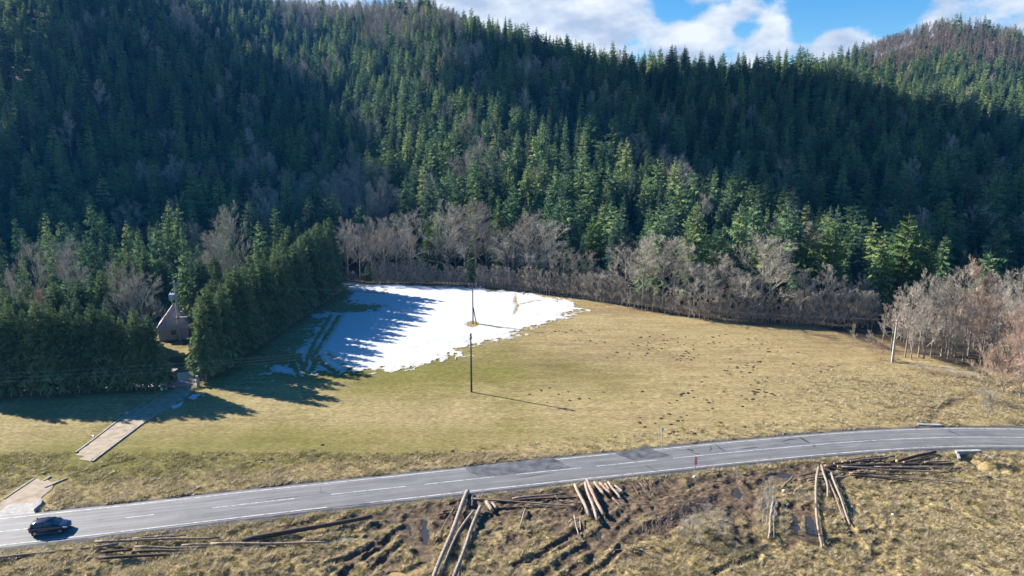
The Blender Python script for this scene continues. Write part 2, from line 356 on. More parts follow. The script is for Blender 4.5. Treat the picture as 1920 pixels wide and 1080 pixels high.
def _samp(x, y):
    fx = np.clip((x-_gx[0])/20, 0, len(_gx)-1.001); fy = np.clip((y-_gy[0])/20, 0, len(_gy)-1.001)
    ix = fx.astype(int); iy = fy.astype(int); u = fx-ix; v = fy-iy
    return (_gz[iy, ix]*(1-u)+_gz[iy, ix+1]*u)*(1-v)+(_gz[iy+1, ix]*(1-u)+_gz[iy+1, ix+1]*u)*v

# roads and tracks drawn on the ground
def pl(pts): return np.array([G(*p) for p in pts])
UPE = pl([(-300, 1000), (0, 972.7), (89, 964), (400, 930.7), (474, 921.5), (760, 892), (890, 877), (1246, 843), (1500, 818), (1639, 807.5), (1778, 802.5), (1920, 804.2), (2150, 812)])
LOE = pl([(-300, 1062), (0, 1024.6), (178, 1004.4), (400, 976.6), (480, 966.8), (613, 951.8), (760, 935.5), (1000, 909), (1220, 884.7), (1400, 865), (1500, 856.4), (1639, 844.7), (1778, 837.2), (1920, 836.5), (2150, 845)])
def resamp(P, n):
    s = np.r_[0, np.cumsum(np.hypot(*np.diff(P, axis=0).T))]; t = np.linspace(0, s[-1], n)
    return np.c_[np.interp(t, s, P[:, 0]), np.interp(t, s, P[:, 1])]
def smoothp(P, n, it=40):
    Q = resamp(P, n)
    for _ in range(it): Q[1:-1] = Q[1:-1]*.5+(Q[:-2]+Q[2:])*.25
    return Q
_u = resamp(UPE, 160); RC = []
for p in _u:
    L_ = resamp(LOE, 800); q = L_[np.argmin(np.hypot(*(L_-p).T))]; RC.append((p+q)/2)
RC = smoothp(np.array(RC), 160, 60)
_e0 = RC[0]-RC[1]; _e1 = RC[-1]-RC[-2]
RC = np.vstack([RC[0]+_e0*60, RC, RC[-1]+_e1*60]); RC = smoothp(RC, 260, 6)
RT = np.gradient(RC, axis=0); RT /= np.hypot(*RT.T)[:, None]; RN = np.c_[-RT[:, 1], RT[:, 0]]   # RN points to the far side
RS = np.r_[0, np.cumsum(np.hypot(*np.diff(RC, axis=0).T))]
def road_sd(x, y):
    d = np.full(x.shape, 1e9); sd = np.zeros(x.shape)
    for i in range(len(RC)-1):
        ax, ay = RC[i]; bx, by = RC[i+1]; ex, ey = bx-ax, by-ay; l2 = ex*ex+ey*ey
        t = np.clip(((x-ax)*ex+(y-ay)*ey)/l2, 0, 1); qx = x-ax-t*ex; qy = y-ay-t*ey; q = np.hypot(qx, qy)
        m = q < d; d = np.where(m, q, d); sd = np.where(m, np.sign(ex*qy-ey*qx)*q, sd)
    return sd
def inpoly(x, y, P, soft=.6):
    # signed distance (positive inside) to a polygon, softened
    ins = np.zeros(x.shape, bool); d = np.full(x.shape, 1e9); n = len(P)
    for i in range(n):
        x0, y0 = P[i]; x1, y1 = P[(i+1) % n]; ex, ey = x1-x0, y1-y0
        c = ((y0 > y) != (y1 > y)) & (x < (x1-x0)*(y-y0)/((y1-y0) if y1 != y0 else 1e-9)+x0); ins ^= c
        t = np.clip(((x-x0)*ex+(y-y0)*ey)/max(ex*ex+ey*ey, 1e-9), 0, 1); d = np.minimum(d, np.hypot(x-x0-t*ex, y-y0-t*ey))
    return np.where(ins, d, -d)
def segd(x, y, P):
    d = np.full(x.shape, 1e9)
    for i in range(len(P)-1):
        x0, y0 = P[i]; x1, y1 = P[i+1]; ex, ey = x1-x0, y1-y0
        t = np.clip(((x-x0)*ex+(y-y0)*ey)/max(ex*ex+ey*ey, 1e-9), 0, 1); d = np.minimum(d, np.hypot(x-x0-t*ex, y-y0-t*ey))
    return d
def thick(pts, w):   # polygon round a pixel polyline, w metres wide
    P = pl(pts); T = np.gradient(P, axis=0); T /= np.hypot(*T.T)[:, None]; Nn = np.c_[-T[:, 1], T[:, 0]]
    ww = np.full(len(P), w/2.0); ww[0] *= .4; ww[-1] *= .4
    return np.vstack([P+Nn*ww[:, None], (P-Nn*ww[:, None])[::-1]])
PUD = [  # polygon, material, label
 (pl([(505, 1021), (560, 1018.5), (625, 1013), (676, 1004), (650, 1003), (600, 1008), (548, 1016)]), 'puddle', 'long pale muddy puddle beside the thick dark log'),
 (thick([(766, 972), (768, 988), (771, 1004)], .55), 'puddle_dark', 'narrow water-filled rut left of the longest pale logs'),
 (thick([(795, 972), (798, 992), (798, 1015)], .6), 'puddle_dark', 'narrow water-filled rut nearest the longest pale logs'),
 (pl([(724, 1076), (740, 1068), (770, 1062), (803, 1049), (800, 1060), (775, 1074), (745, 1082)]), 'puddle_orange', 'orange muddy puddle at the bottom edge of the field'),
 (pl([(1475, 918), (1500, 914), (1530, 912), (1549, 916), (1545, 924), (1510, 921)]), 'puddle_dark', 'dark blue puddle under the left fan of logs'),
 (pl([(1455, 886), (1472, 884), (1488, 886), (1480, 891), (1462, 892)]), 'puddle_dark', 'dark puddle in the mud by the road edge'),
 (thick([(1491, 962), (1493, 982), (1496, 1000)], 1.2), 'puddle_dark', 'left one of two dark rut puddles below the log fan'),
 (thick([(1518, 965), (1524, 985), (1527, 1002)], 1.6), 'puddle_dark', 'right one of two dark rut puddles beside the upright pale log'),
 (pl([(1848, 893), (1860, 890), (1868, 896), (1856, 899)]), 'puddle_dark', 'small round dark puddle in dry grass at the right'),
 (thick([(1383, 912), (1386, 922), (1388, 932)], 1.0), 'puddle_dark', 'short dark rut puddle left of the bare sapling'),
 (thick([(1352, 985), (1356, 1000)], 1.2), 'puddle_dark', 'short dark puddle beside the brown bush'),
 (pl([(1590, 948), (1606, 946), (1614, 962), (1600, 966)]), 'puddle_dark', 'dark puddle right of the leaning pale logs'),
 (thick([(1126, 1008), (1122, 996)], .8), 'puddle_dark', 'tiny dark puddle in the tracks below the sawn log pile'),
]
RUTS = [([(766, 970), (770, 1006), (790, 1040)], .8), ([(796, 970), (798, 1016), (800, 1060)], .8), ([(640, 1075), (700, 1030), (745, 995), (790, 975)], .6), ([(672, 1085), (735, 1030), (775, 1000)], .6), ([(600, 1060), (660, 1040), (700, 1018)], .5),
        ([(1005, 1085), (1060, 1045), (1100, 1020), (1140, 985), (1180, 950)], .9), ([(1050, 1085), (1100, 1050), (1140, 1015), (1165, 985), (1200, 955)], .9), ([(1080, 1085), (1130, 1060), (1165, 1020)], .6), ([(960, 1060), (1030, 1025), (1090, 990)], .5),
        ([(1180, 1010), (1250, 985), (1300, 960), (1350, 935), (1420, 905), (1480, 890)], 1.3), ([(1290, 1085), (1360, 1060), (1420, 1040)], .6),
        ([(1378, 900), (1386, 930), (1375, 975), (1385, 1010)], 1.1), ([(1404, 900), (1412, 935), (1402, 980), (1418, 1012)], .9), ([(1490, 945), (1493, 985), (1484, 1020)], 1.3), ([(1516, 945), (1525, 985), (1520, 1010)], 1.5),
        ([(1593, 983), (1612, 1015), (1635, 1045), (1700, 1085)], .6), ([(1560, 1015), (1610, 1000), (1670, 985)], .7), ([(1620, 950), (1660, 990), (1640, 1040)], .7)]
RUTP = [(pl(p), w) for p, w in RUTS]
HUMPS = [(1330, 990, 3.2, .7), (450, 1060, 5, .5), (90, 1065, 6, .7), (350, 1070, 3.5, .6), (1255, 985, 4, .4), (560, 1050, 3, .3)]
SNOWP = pl([(640, 530), (700, 531.5), (790, 535), (850, 537), (900, 540), (960, 545), (1010, 551), (1050, 558), (1085, 572), (1092, 580), (1075, 592), (1035, 603), (1010, 612), (985, 622), (955, 632), (925, 642), (890, 652), (862, 665), (835, 672), (810, 683), (780, 690), (740, 696), (700, 698), (660, 697), (600, 699), (560, 706), (520, 708), (478, 706), (500, 690), (545, 680), (560, 655), (575, 630), (600, 600), (585, 592), (610, 585), (640, 585), (700, 582), (710, 573), (650, 572), (645, 560), (655, 548)])
SNHOLES = [(pl([(598, 668), (580, 700)]), .4), (pl([(620, 590), (590, 640), (570, 690)]), .32), (pl([(635, 592), (605, 640), (585, 672), (590, 690)]), .32), (pl([(560, 600), (545, 690)]), .4), (pl([(655, 545), (720, 550), (725, 543)]), .25), (pl([(660, 540), (700, 537)]), .25),
           (pl([(556, 665), (575, 705)]), .4), (pl([(590, 672), (625, 697)]), .4), (pl([(545, 672), (560, 706)]), .35), (pl([(610, 660), (650, 690), (640, 697)]), .3), (pl([(968, 552), (967, 566), (972, 573), (965, 590)]), .28), (pl([(972, 572), (1000, 565), (1020, 563)]), .25), (pl([(888, 607), (960, 618)]), .2)]
TRK = [pl([(135, 855), (150, 866), (180, 872), (250, 815), (310, 776), (362, 745), (378, 730), (372, 696), (330, 694), (300, 716), (310, 737), (290, 745), (215, 790)]), pl([(-60, 985), (-40, 950), (66, 892), (130, 892), (95, 925), (70, 966)])]
def hz(x, y, fine=True):
    x = np.asarray(x, float); y = np.asarray(y, float)
    foot = 212+18*ss(0, -150, x)-12*ss(60, 160, x)
    k = ss(foot-6, foot+45, y)
    z = np.maximum(_samp(x, y), 0)*k
    z = z+k*(fbm(x, y, 60, 3, 3)-.5)*10
    z = z+(fbm(x, y, 35, 9, 3)-.5)*.9*ss(90, 120, y)
    return z
def hz1(x, y): return float(hz(np.array([x]), np.array([y]))[0])

# ------------------------------------------------------------------ ground mesh
def near_detail(X, Y):
    """relief and material masks of the valley floor"""
    sd = road_sd(X, Y); fl = (Y < 215)
    z = hz(X, Y)
    near = ss(-3.4, -6.5, sd)*ss(-60, 20, Y)       # muddy side
    ruts = np.zeros(X.shape)
    for P, w in RUTP: ruts = np.maximum(ruts, ss(w*1.1, w*.25, segd(X, Y, P)+(fbm(X, Y, 1.2, 31, 2)-.5)*.6))
    rim = np.zeros(X.shape)
    for P, w in RUTP: rim = np.maximum(rim, np.exp(-((segd(X, Y, P)-w*1.25)/.35)**2))
    pud = np.zeros(X.shape); ring = np.zeros(X.shape)
    for P, _, _ in PUD: ip_ = inpoly(X, Y, P); ring = np.maximum(ring, ss(-1.9, -1.0, ip_)); pud = np.maximum(pud, ss(-.25, .15, ip_+(fbm(X, Y, 1.3, 77, 3, .65)-.55)*1.3))
    tus = fbm(X, Y, 1.1, 21, 4, .6); tus2 = fbm(X, Y, .45, 27, 2, .6)
    z = z+near*(-.25+(tus-.5)*.75+(tus2-.5)*.18)
    z = z-near*ruts*.26+near*rim*.10*(1-ruts)
    z = np.where((ring > 0) & (z < -.30), z*(1-ring)+(-.30)*ring, z)
    z = np.where(pud > .02, z*(1-pud)+(-.50)*pud, z)
    for (hx, hy, r, h) in HUMPS:
        c = G(hx, hy); z = z+h*np.exp(-((X-c[0])**2+(Y-c[1])**2)/r**2)*near
    far = ss(3.6, 5.0, sd)*(1-ss(6.0, 9.0, sd+(fbm(X, Y, 4, 41, 2)-.5)*4-3*ss(0, 40, X)))
    z = z+far*((tus-.42)*.30)
    # field micro relief
    z = z+ss(9, 14, sd)*fl*((fbm(X, Y, .9, 51, 3)-.5)*.10)
    for P in TRK:
        fl_ = ss(-1.0, -.1, inpoly(X, Y, P)); z = z*(1-fl_)+(-.02)*fl_
    # road bed: keep the ground under the road sheet
    bed = ss(4.6, 3.2, np.abs(sd)); z = z*(1-bed)+(-.06)*bed
    # brook running under the road by the culvert
    B = pl([(1960, 705), (1840, 735), (1765, 765), (1742, 797)]); B2 = pl([(1815, 858), (1850, 872), (1920, 878), (2100, 884)])
    b1 = ss(1.7, .4, segd(X, Y, B)+(fbm(X, Y, 2.5, 19, 3)-.35)*2.2); b2 = ss(2.0, .6, segd(X, Y, B2)); z = z-b1*.35*ss(3.8, 6, sd)-b2*.8*ss(-3.9, -5.2, sd)
    # ditch at field's right corner
    P_ = lambda x, y, rx, ry: np.exp(-(((X-G(x, y)[0])/rx)**2+((Y-G(x, y)[1])/ry)**2))
    green = .75*P_(830, 700, 22, 13)+.45*P_(700, 820, 26, 8)+.3*P_(330, 850, 22, 6)+.35*P_(1740, 745, 9, 4)+.5*P_(60, 860, 22, 8)+.25*P_(1000, 690, 25, 14)-.50*P_(1650, 745, 26, 10)-.4*P_(1300, 640, 45, 22)-.35*P_(1450, 690, 30, 18)-.3*P_(900, 780, 26, 5)
    green = green-.10*ss(-3, -9, sd)-far*.55+(fbm(X, Y, 9, 141, 4)-.5)*.9*ss(9, 16, sd)
    green = green+near*((fbm(X, Y, 7, 61, 3)-.60)*1.1-.38)
    brown = .30*P_(1150, 660, 40, 22)+.55*P_(1620, 625, 18, 10)+.5*P_(1680, 650, 16, 8)+.5*P_(1730, 780, 7, 3)+.25*P_(900, 860, 26, 3.0)+.5*P_(1160, 578, 30, 8)+far*.12*(tus > .5)-.12*ss(.45, .6, fbm(X, Y, 14, 43, 3))
    brown = brown+.5*b1+ss(9, 16, sd)*((fbm(X, Y*2.2, 7, 151, 4)-.5)*.75)
    mud = near*(.42*P_(1380, 930, 22, 9)+.38*P_(1250, 930, 16, 6)+.40*P_(750, 1010, 16, 8)+.30*P_(1500, 960, 13, 9)+.25*P_(1120, 1010, 15, 8)+.30*P_(1030, 930, 22, 4.5)+.25*P_(930, 960, 18, 6)+.35*P_(1580, 880, 14, 4)+.15)
    mud = mud+near*ss(-12, -4.5, sd)*.34*ss(G(560, 980)[0]-10, G(560, 980)[0]+25, X)+near*ss(-8.5, -5, sd)*.25
    mud = mud+near*(ruts*.55+rim*.12)+pud*.6+(fbm(X, Y, 3.2, 71, 4)-.52)*.9*near+near*(.48-tus)*1.3-near*.55*P_(1780, 980, 34, 18)-near*.12*P_(300, 1060, 40, 6)
    mud = mud+far*(.42-tus)*.6*ss(-20, 40, X)
    gravel = ss(5.3, 3.6, np.abs(sd)+(fbm(X, Y, 1.5, 81, 3)-.5)*1.6)+ss(-6.4, -4.4, sd)*(sd < 0)*.35*ss(-10, -35, X)
    gap = inpoly(X, Y, pl([(-60, 985), (0, 972), (60, 964), (78, 950), (60, 935), (10, 935), (-60, 960)])); gravel = np.maximum(gravel, ss(-.6, .6, gap)*.9)
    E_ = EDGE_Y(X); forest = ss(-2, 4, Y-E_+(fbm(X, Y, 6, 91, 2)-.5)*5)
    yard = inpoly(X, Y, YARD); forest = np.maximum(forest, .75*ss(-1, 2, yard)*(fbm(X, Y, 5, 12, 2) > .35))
    frost = ss(-.5, 2, yard)*(Y < 124)*ss(.42, .62, fbm(X, Y, 4, 99, 3))
    return z, dict(green=green, brown=brown, mud=mud, gravel=gravel, forest=forest*.92, frost=frost)
_EP = [(-900, 200), (-400, 190), (-220, 178), (-130, 176), (-85, 180), (-70, 196), (-60, 214)]+[G(*p) for p in [(640, 528), (760, 534), (880, 540), (1000, 549), (1090, 562), (1180, 575), (1250, 591), (1340, 602), (1440, 609), (1540, 612), (1610, 618), (1665, 640), (1700, 668), (1800, 672), (1850, 690), (1925, 738), (2050, 760)]]+[(130, 112), (400, 100), (900, 100)]
_EP = sorted(_EP); _EX = np.array([p[0] for p in _EP]); _EY = np.array([p[1] for p in _EP])
def EDGE_Y(x): return np.interp(x, _EX, _EY)
YARD = pl([(-700, 745), (-60, 742), (60, 738), (318, 729), (345, 724), (372, 722), (420, 690), (640, 540), (560, 535), (-300, 530)])
def build_ground():
    ys = [-250, -150, -80, -30, 10, 35, 48]
    y = 56.0
    while y < 1400:
        ys.append(y); y += .17 if y < 92 else (.34 if y < 118 else (.6 if y < 160 else (.9 if y < 225 else (4 if y < 700 else 12))))
    ys = np.array(ys); u = np.r_[np.linspace(-4.5, -.86, 50)[:-1], np.linspace(-.86, .86, 900), np.linspace(.86, 4.5, 50)[1:]]
    w = np.maximum(ys+18, 74); X = u[None, :]*w[:, None]; Y = np.repeat(ys[:, None], len(u), 1)
    nr, nc = X.shape
    z, ma = near_detail(X.ravel(), Y.ravel())
    V = np.c_[X.ravel(), Y.ravel(), z]; i = np.arange(nr*nc).reshape(nr, nc)
    F = np.stack([i[:-1, :-1], i[:-1, 1:], i[1:, 1:], i[1:, :-1]], -1).reshape(-1, 4)
    me = mesh_of('ground', V, F, [M['ground']], smooth=True)
    for k, a in ma.items():
        at = me.attributes.new(k, 'FLOAT', 'POINT'); at.data.foreach_set('value', a.astype(np.float32))
    tag(link('ground', me), kind='structure')
build_ground()

def sheet(name, P, z, m, kind='structure', parent=None, label=None, thickn=0.0):
    mb = MB(); n = len(P); V = [(p[0], p[1], z) for p in P]
    mb.add(V, [tuple(range(n))])
    if thickn:
        mb.add([(p[0], p[1], z) for p in P]+[(p[0], p[1], z-thickn) for p in P], [(i, i+n, (i+1) % n+n, (i+1) % n) for i in range(n)])
    o = mb.build(name, m, parent); me = o.data
    if me.polygons[0].normal.z < 0: me.flip_normals()
    if parent is None: tag(o, label=label, kind=kind)
    return o
def road_strip(name, s0, s1, o0, o1, z, m, parent=None, rag=0.0, skirt=0.0, sd=0):
    n = max(2, int((s1-s0)/1.0)+1); ss_ = np.linspace(s0, s1, n)
    cx = np.interp(ss_, RS, RC[:, 0]); cy = np.interp(ss_, RS, RC[:, 1]); nx = np.interp(ss_, RS, RN[:, 0]); ny = np.interp(ss_, RS, RN[:, 1])
    rg = np.random.default_rng(sd+int(abs(s0)*7) % 1000)
    a = o0+rag*(rg.random(n)-.5); b = o1+rag*(rg.random(n)-.5)
    A = np.c_[cx+nx*a, cy+ny*a, np.full(n, z)]; B = np.c_[cx+nx*b, cy+ny*b, np.full(n, z)]
    rows = [A, B]; uvv = [a, b]
    if skirt:
        sk = .35; rows = [np.c_[cx+nx*(a-sk), cy+ny*(a-sk), np.full(n, z-skirt)], A, B, np.c_[cx+nx*(b+sk), cy+ny*(b+sk), np.full(n, z-skirt)]]; uvv = [a-sk, a, b, b+sk]
    V = np.vstack(rows); F = []
    for r in range(len(rows)-1):
        i = np.arange(n-1)+r*n; F.append(np.stack([i, i+1, i+1+n, i+n], -1))
    F = np.vstack(F); me = mesh_of(name, V, F, [m]); UVs = np.vstack([np.c_[ss_, v] for v in uvv])
    ul = me.uv_layers.new(name='UVMap'); ul.data.foreach_set('uv', UVs[F.ravel()].astype(np.float32).ravel())
    return link(name, me, parent)
def s_at(px, py):
    p = G(px, py); d = np.hypot(RC[:, 0]-p[0], RC[:, 1]-p[1]); return float(RS[np.argmin(d)])
def sfine(px, py):
    p = np.array(G(px, py)); t = np.linspace(0, RS[-1], 8000); c = np.c_[np.interp(t, RS, RC[:, 0]), np.interp(t, RS, RC[:, 1])]
    return float(t[np.argmin(np.hypot(*(c-p).T))])
RZ = .07
road = tag(road_strip('road', 0, RS[-1], -3.65, 3.65, RZ, M['road'], skirt=.18, rag=.12), kind='structure')
smax = RS[-1]
road_strip('edge_line', 0, smax, 3.05, 3.22, RZ+.006, M['linepaint'], road)
s_br0, s_br1 = sfine(613, 951.8), sfine(688, 943)
road_strip('edge_line', 0, s_br0, -3.22, -3.05, RZ+.006, M['linepaint'], road)
road_strip('edge_line', s_br1, smax, -3.22, -3.05, RZ+.006, M['linepaint'], road)
road_strip('crack', s_br0-3, s_br1+2, -3.42, -3.24, RZ+.008, M['tar'], road, rag=.25)
road_strip('crack', sfine(0, 1024), s_br0, -3.36, -3.28, RZ+.007, M['tar'], road, rag=.06)
for (x0, y0, x1, y1) in [(-70, 1003, 58, 988), (235.6, 970.4, 290, 963.9), (398.5, 951.7, 553, 933), (621, 925.8, 760, 910.4), (796, 906, 925, 892), (967, 887.6, 1088, 875.6), (1117, 872.5, 1232, 862)]:
    road_strip('centre_line', sfine(x0, y0), sfine(x1, y1), -.075, .075, RZ+.006, M['linepaint'], road)
road_strip('centre_line', sfine(1261, 859), smax, -.075, .075, RZ+.006, M['linepaint'], road)
def ragged(P, a=.35, step=.6):
    Q = []; n = len(P)
    for i in range(n):
        p, q = P[i], P[(i+1) % n]; k = max(1, int(np.hypot(*(q-p))/step))
        for j in range(k): Q.append(p+(q-p)*j/k+np.array([rnd.uniform(-a, a), rnd.uniform(-a, a)])*.5)
    return np.array(Q)
def patch(x0, x1, o0, o1, sl):
    P = []
    for (s_, o_) in [(x0, o0), (x1, o0), (x1-sl, o1), (x0-sl, o1)]: P.append([np.interp(s_, RS, RC[:, 0])+np.interp(s_, RS, RN[:, 0])*o_, np.interp(s_, RS, RC[:, 1])+np.interp(s_, RS, RN[:, 1])*o_])
    sheet('asphalt_patch', ragged(np.array(P), .3, .5), RZ+.010, M['asph_patch'], parent=road)
patch(sfine(893, 884), sfine(1064, 868), .25, 3.6, 1.6)
patch(sfine(1182, 857), sfine(1256, 850), .55, 3.6, 2.2)
def tarline(pts, w):
    P = thick(pts, w); sheet('tar_seam', P, RZ+.012, M['tar'], parent=road)
for pts, w in [([(1288, 843), (1300, 846)], 1.2), ([(1341, 834), (1350, 841), (1360, 847.5)], .28), ([(1331, 837), (1334, 842), (1330, 847)], .2), ([(1467, 829), (1480, 825), (1494, 824)], .3), ([(1470, 833), (1482, 831)], .3), ([(1499, 820), (1508, 826), (1518, 831.5)], .5),
               ([(1388, 843), (1405, 841), (1422, 839)], .25), ([(1523, 837), (1530, 837.5)], .7), ([(1777, 807), (1786, 812), (1800, 817)], .3), ([(1786, 828), (1796, 834)], .3), ([(1620, 829.5), (1658, 826)], .22), ([(1440, 836.5), (1458, 836)], .15), ([(600, 913), (603, 926)], .10), ([(596, 924), (618, 926)], .14),
               ([(974, 897), (1010, 891), (1040, 888)], .12), ([(500, 938), (530, 935), (560, 932)], .12), ([(1210, 872), (1218, 878), (1232, 884)], .15), ([(1440, 858), (1448, 861)], .2)]:
    tarline(pts, w)
# access tracks
ta = sheet('driveway', ragged(pl([(142, 853), (160, 855), (150, 861), (170, 866), (250, 805), (300, 775), (350, 745), (366, 728), (330, 727), (318, 737), (290, 748), (215, 795)])), .05, M['track'], thickn=.08)
for pts in [[(142, 849), (180, 821), (220, 790), (270, 757)], [(173, 866), (215, 834), (260, 800), (300, 772)]]:
    mb = MB(); P = pl(pts)
    for i in range(len(P)-1):
        a, b = P[i], P[i+1]; L_ = np.hypot(*(b-a)); mb.box(((a[0]+b[0])/2, (a[1]+b[1])/2, .06), (L_, .25, .18), rz=math.atan2(b[1]-a[1], b[0]-a[0]))
    mb.build('kerb', M['kerb'], ta)
tb = sheet('driveway', ragged(pl([(-40, 968), (0, 943), (66, 897), (76, 902), (90, 897), (96, 904), (108, 902), (113, 897), (92, 922), (66, 944), (20, 948), (-20, 975)])), .05, M['track'], thickn=.08)
mb = MB()
for a, b in [((8, 936), (66, 897)), ((84, 915), (126, 897)), ((82, 902), (95, 894))]:
    a, b = np.array(G(*a)), np.array(G(*b)); L_ = np.hypot(*(b-a)); mb.box(((a[0]+b[0])/2, (a[1]+b[1])/2, .06), (L_, .22, .16), rz=math.atan2(b[1]-a[1], b[0]-a[0]))
mb.build('kerb', M['kerb'], tb)
tag(sheet('gravel_apron', ragged(pl([(-90, 990), (-20, 975), (20, 946), (66, 943), (80, 937), (78, 948), (64, 960), (64, 966.5), (0, 973.5)]), .5), .062, simple('pale_gravel', (.36, .34, .32), .95, var=.25, scale=2), thickn=.1), kind='structure')
yd = tag(sheet('yard', pl([(306, 716), (322, 708), (335, 699), (352, 697), (362, 703), (372, 716), (368, 724), (316, 727)]), .05, M['yard'], thickn=.06), kind='structure')
for P, m, lab in PUD:
    Pc = P.mean(0); dv = P-Pc; P2 = P+dv/np.hypot(*dv.T)[:, None]*.35; tag(sheet('puddle', P2, -.36, M[m]), kind='structure', label=lab)

# snow sheet
def build_snow():
    x0, x1 = SNOWP[:, 0].min()-3, SNOWP[:, 0].max()+3; y0, y1 = SNOWP[:, 1].min()-3, SNOWP[:, 1].max()+3
    xs = np.arange(x0, x1, .24); ys = np.arange(y0, y1, .32); X, Y = np.meshgrid(xs, ys)
    Xf, Yf = X.ravel(), Y.ravel()
    d = inpoly(Xf, Yf, SNOWP); br = fbm(Xf, Yf, 3.2, 5, 5, .62)-.5; band = np.where(Xf > -12, 7.0, 3.2)
    f = d+(br*2)*band*.8+(fbm(Xf, Yf*.7, .9, 65, 3, .6)-.52)*7.0*ss(7, 1, d)+.3
    f = f-2.2*ss(0.63, .75, fbm(Xf*.8, Yf, 1.6, 15, 3, .6))*(d < 9)
    for P, w in SNHOLES: w = w if w > .3 else w*.5; f = np.minimum(f, (segd(Xf, Yf, P)-w*.9+(w < .2)*.12+(fbm(Xf, Yf, 1.1, 8, 2)-.5)*.9)*2.0)
    pc = G(887, 608); f = np.minimum(f, (np.hypot(Xf-pc[0], (Yf-pc[1])*.6)-1.3)*2+(br*2))
    th = .11*ss(0, 1.6, f)-.03
    zt, _ = near_detail(Xf, Yf); Z = zt+.045+th
    keep = (f > .0).reshape(X.shape); i = np.arange(X.size).reshape(X.shape)
    k = keep[:-1, :-1] & keep[1:, :-1] & keep[:-1, 1:] & keep[1:, 1:]
    F = np.stack([i[:-1, :-1], i[:-1, 1:], i[1:, 1:], i[1:, :-1]], -1)[k]
    used = np.unique(F); mp_ = np.full(X.size, -1); mp_[used] = np.arange(len(used))
    me = mesh_of('snow', np.c_[Xf, Yf, Z][used], mp_[F], [M['snow']], smooth=True)
    at = me.attributes.new('thin', 'FLOAT', 'POINT'); at.data.foreach_set('value', (ss(5.0, 0, f)*.55)[used].astype(np.float32))
    tag(link('snow', me), kind='structure')
build_snow()

# ------------------------------------------------------------------ trees
def conifer_mesh(seed, H, R, clear, nwh, nbr, segs, m, broad=.0, droop=.35, gappy=.0):
    g = np.random.default_rng(seed); V = []; 
    tiers = nwh
    for w in range(tiers):
        t = (w+g.random()*.8)/tiers; h = clear+(H-clear)*(t**.95)*.985
        prof = (1-t)**(.78-broad*.25)*(.55+.45*min(1, t*6+.35)); 
        nb = max(3, int(nbr*(.55+.6*(1-t)))); a0 = g.random()*6.28
        irr = 1+.22*(g.random()-.5)
        for b in range(nb):
            if g.random() < gappy: continue
            az = a0+6.283*b/nb+g.normal()*.18; Lb = R*prof*irr*(1+.5*(g.random()-.5))+.18
            d = np.array([math.cos(az), math.sin(az), 0]); s = np.array([-d[1], d[0], 0]); up = .42*t-.05+g.normal()*.06; dr = droop*(1.15-t)
            hb = h+(g.random()-.5)*1.5*(H-clear)/tiers*(1-.5*t)
            def P(q): return np.array([0, 0, hb])+d*Lb*q+np.array([0, 0, Lb*(up*q-dr*q*q)])
            for k in range(segs):
                q = .12+.88*(k+.5)/segs; w_ = Lb*(.42*(1-q*.62))*(.8+.5*g.random()); dq = .55/segs
                for sg in (-1, 1):
                    a_ = P(max(0, q-dq)); b_ = P(min(1.05, q+dq*.7)); tip = P(q)+s*sg*w_+d*w_*(.15+.4*g.random()); tip[2] -= w_*(.35+.9*g.random())
                    V += [a_, b_, tip]
                    if g.random() < .8:    # hanging twig
                        c_ = P(q)+s*sg*w_*.45; c_[2] -= Lb*.16+.45*g.random(); V += [P(max(0, q-dq)), P(q+dq*.3), c_]
            V += [P(.78)+s*Lb*.06, P(.78)-s*Lb*.06, P(1.12)]
    for k in range(5):     # leader
        az = k*1.256; V += [(0.10*math.cos(az), .10*math.sin(az), H*.965), (.10*math.cos(az+1.2), .10*math.sin(az+1.2), H*.965), (0, 0, H*1.012)]
    V = np.array(V, float).reshape(-1, 3); F = np.arange(len(V)).reshape(-1, 3)
    return mesh_of('crown', V, F, [m])
def trunk_mesh(H, r, m, lean=0.0, n=6):
    mb = MB(); k = 6; mb.tube([(lean*(i/k)**2, 0, -.6+(H+.6)*i/k) for i in range(k+1)], [r*(1-.93*i/k)+.015 for i in range(k+1)], n, cap=False)
    return mesh_of('trunk', mb.v, mb.f, [m], smooth=True)
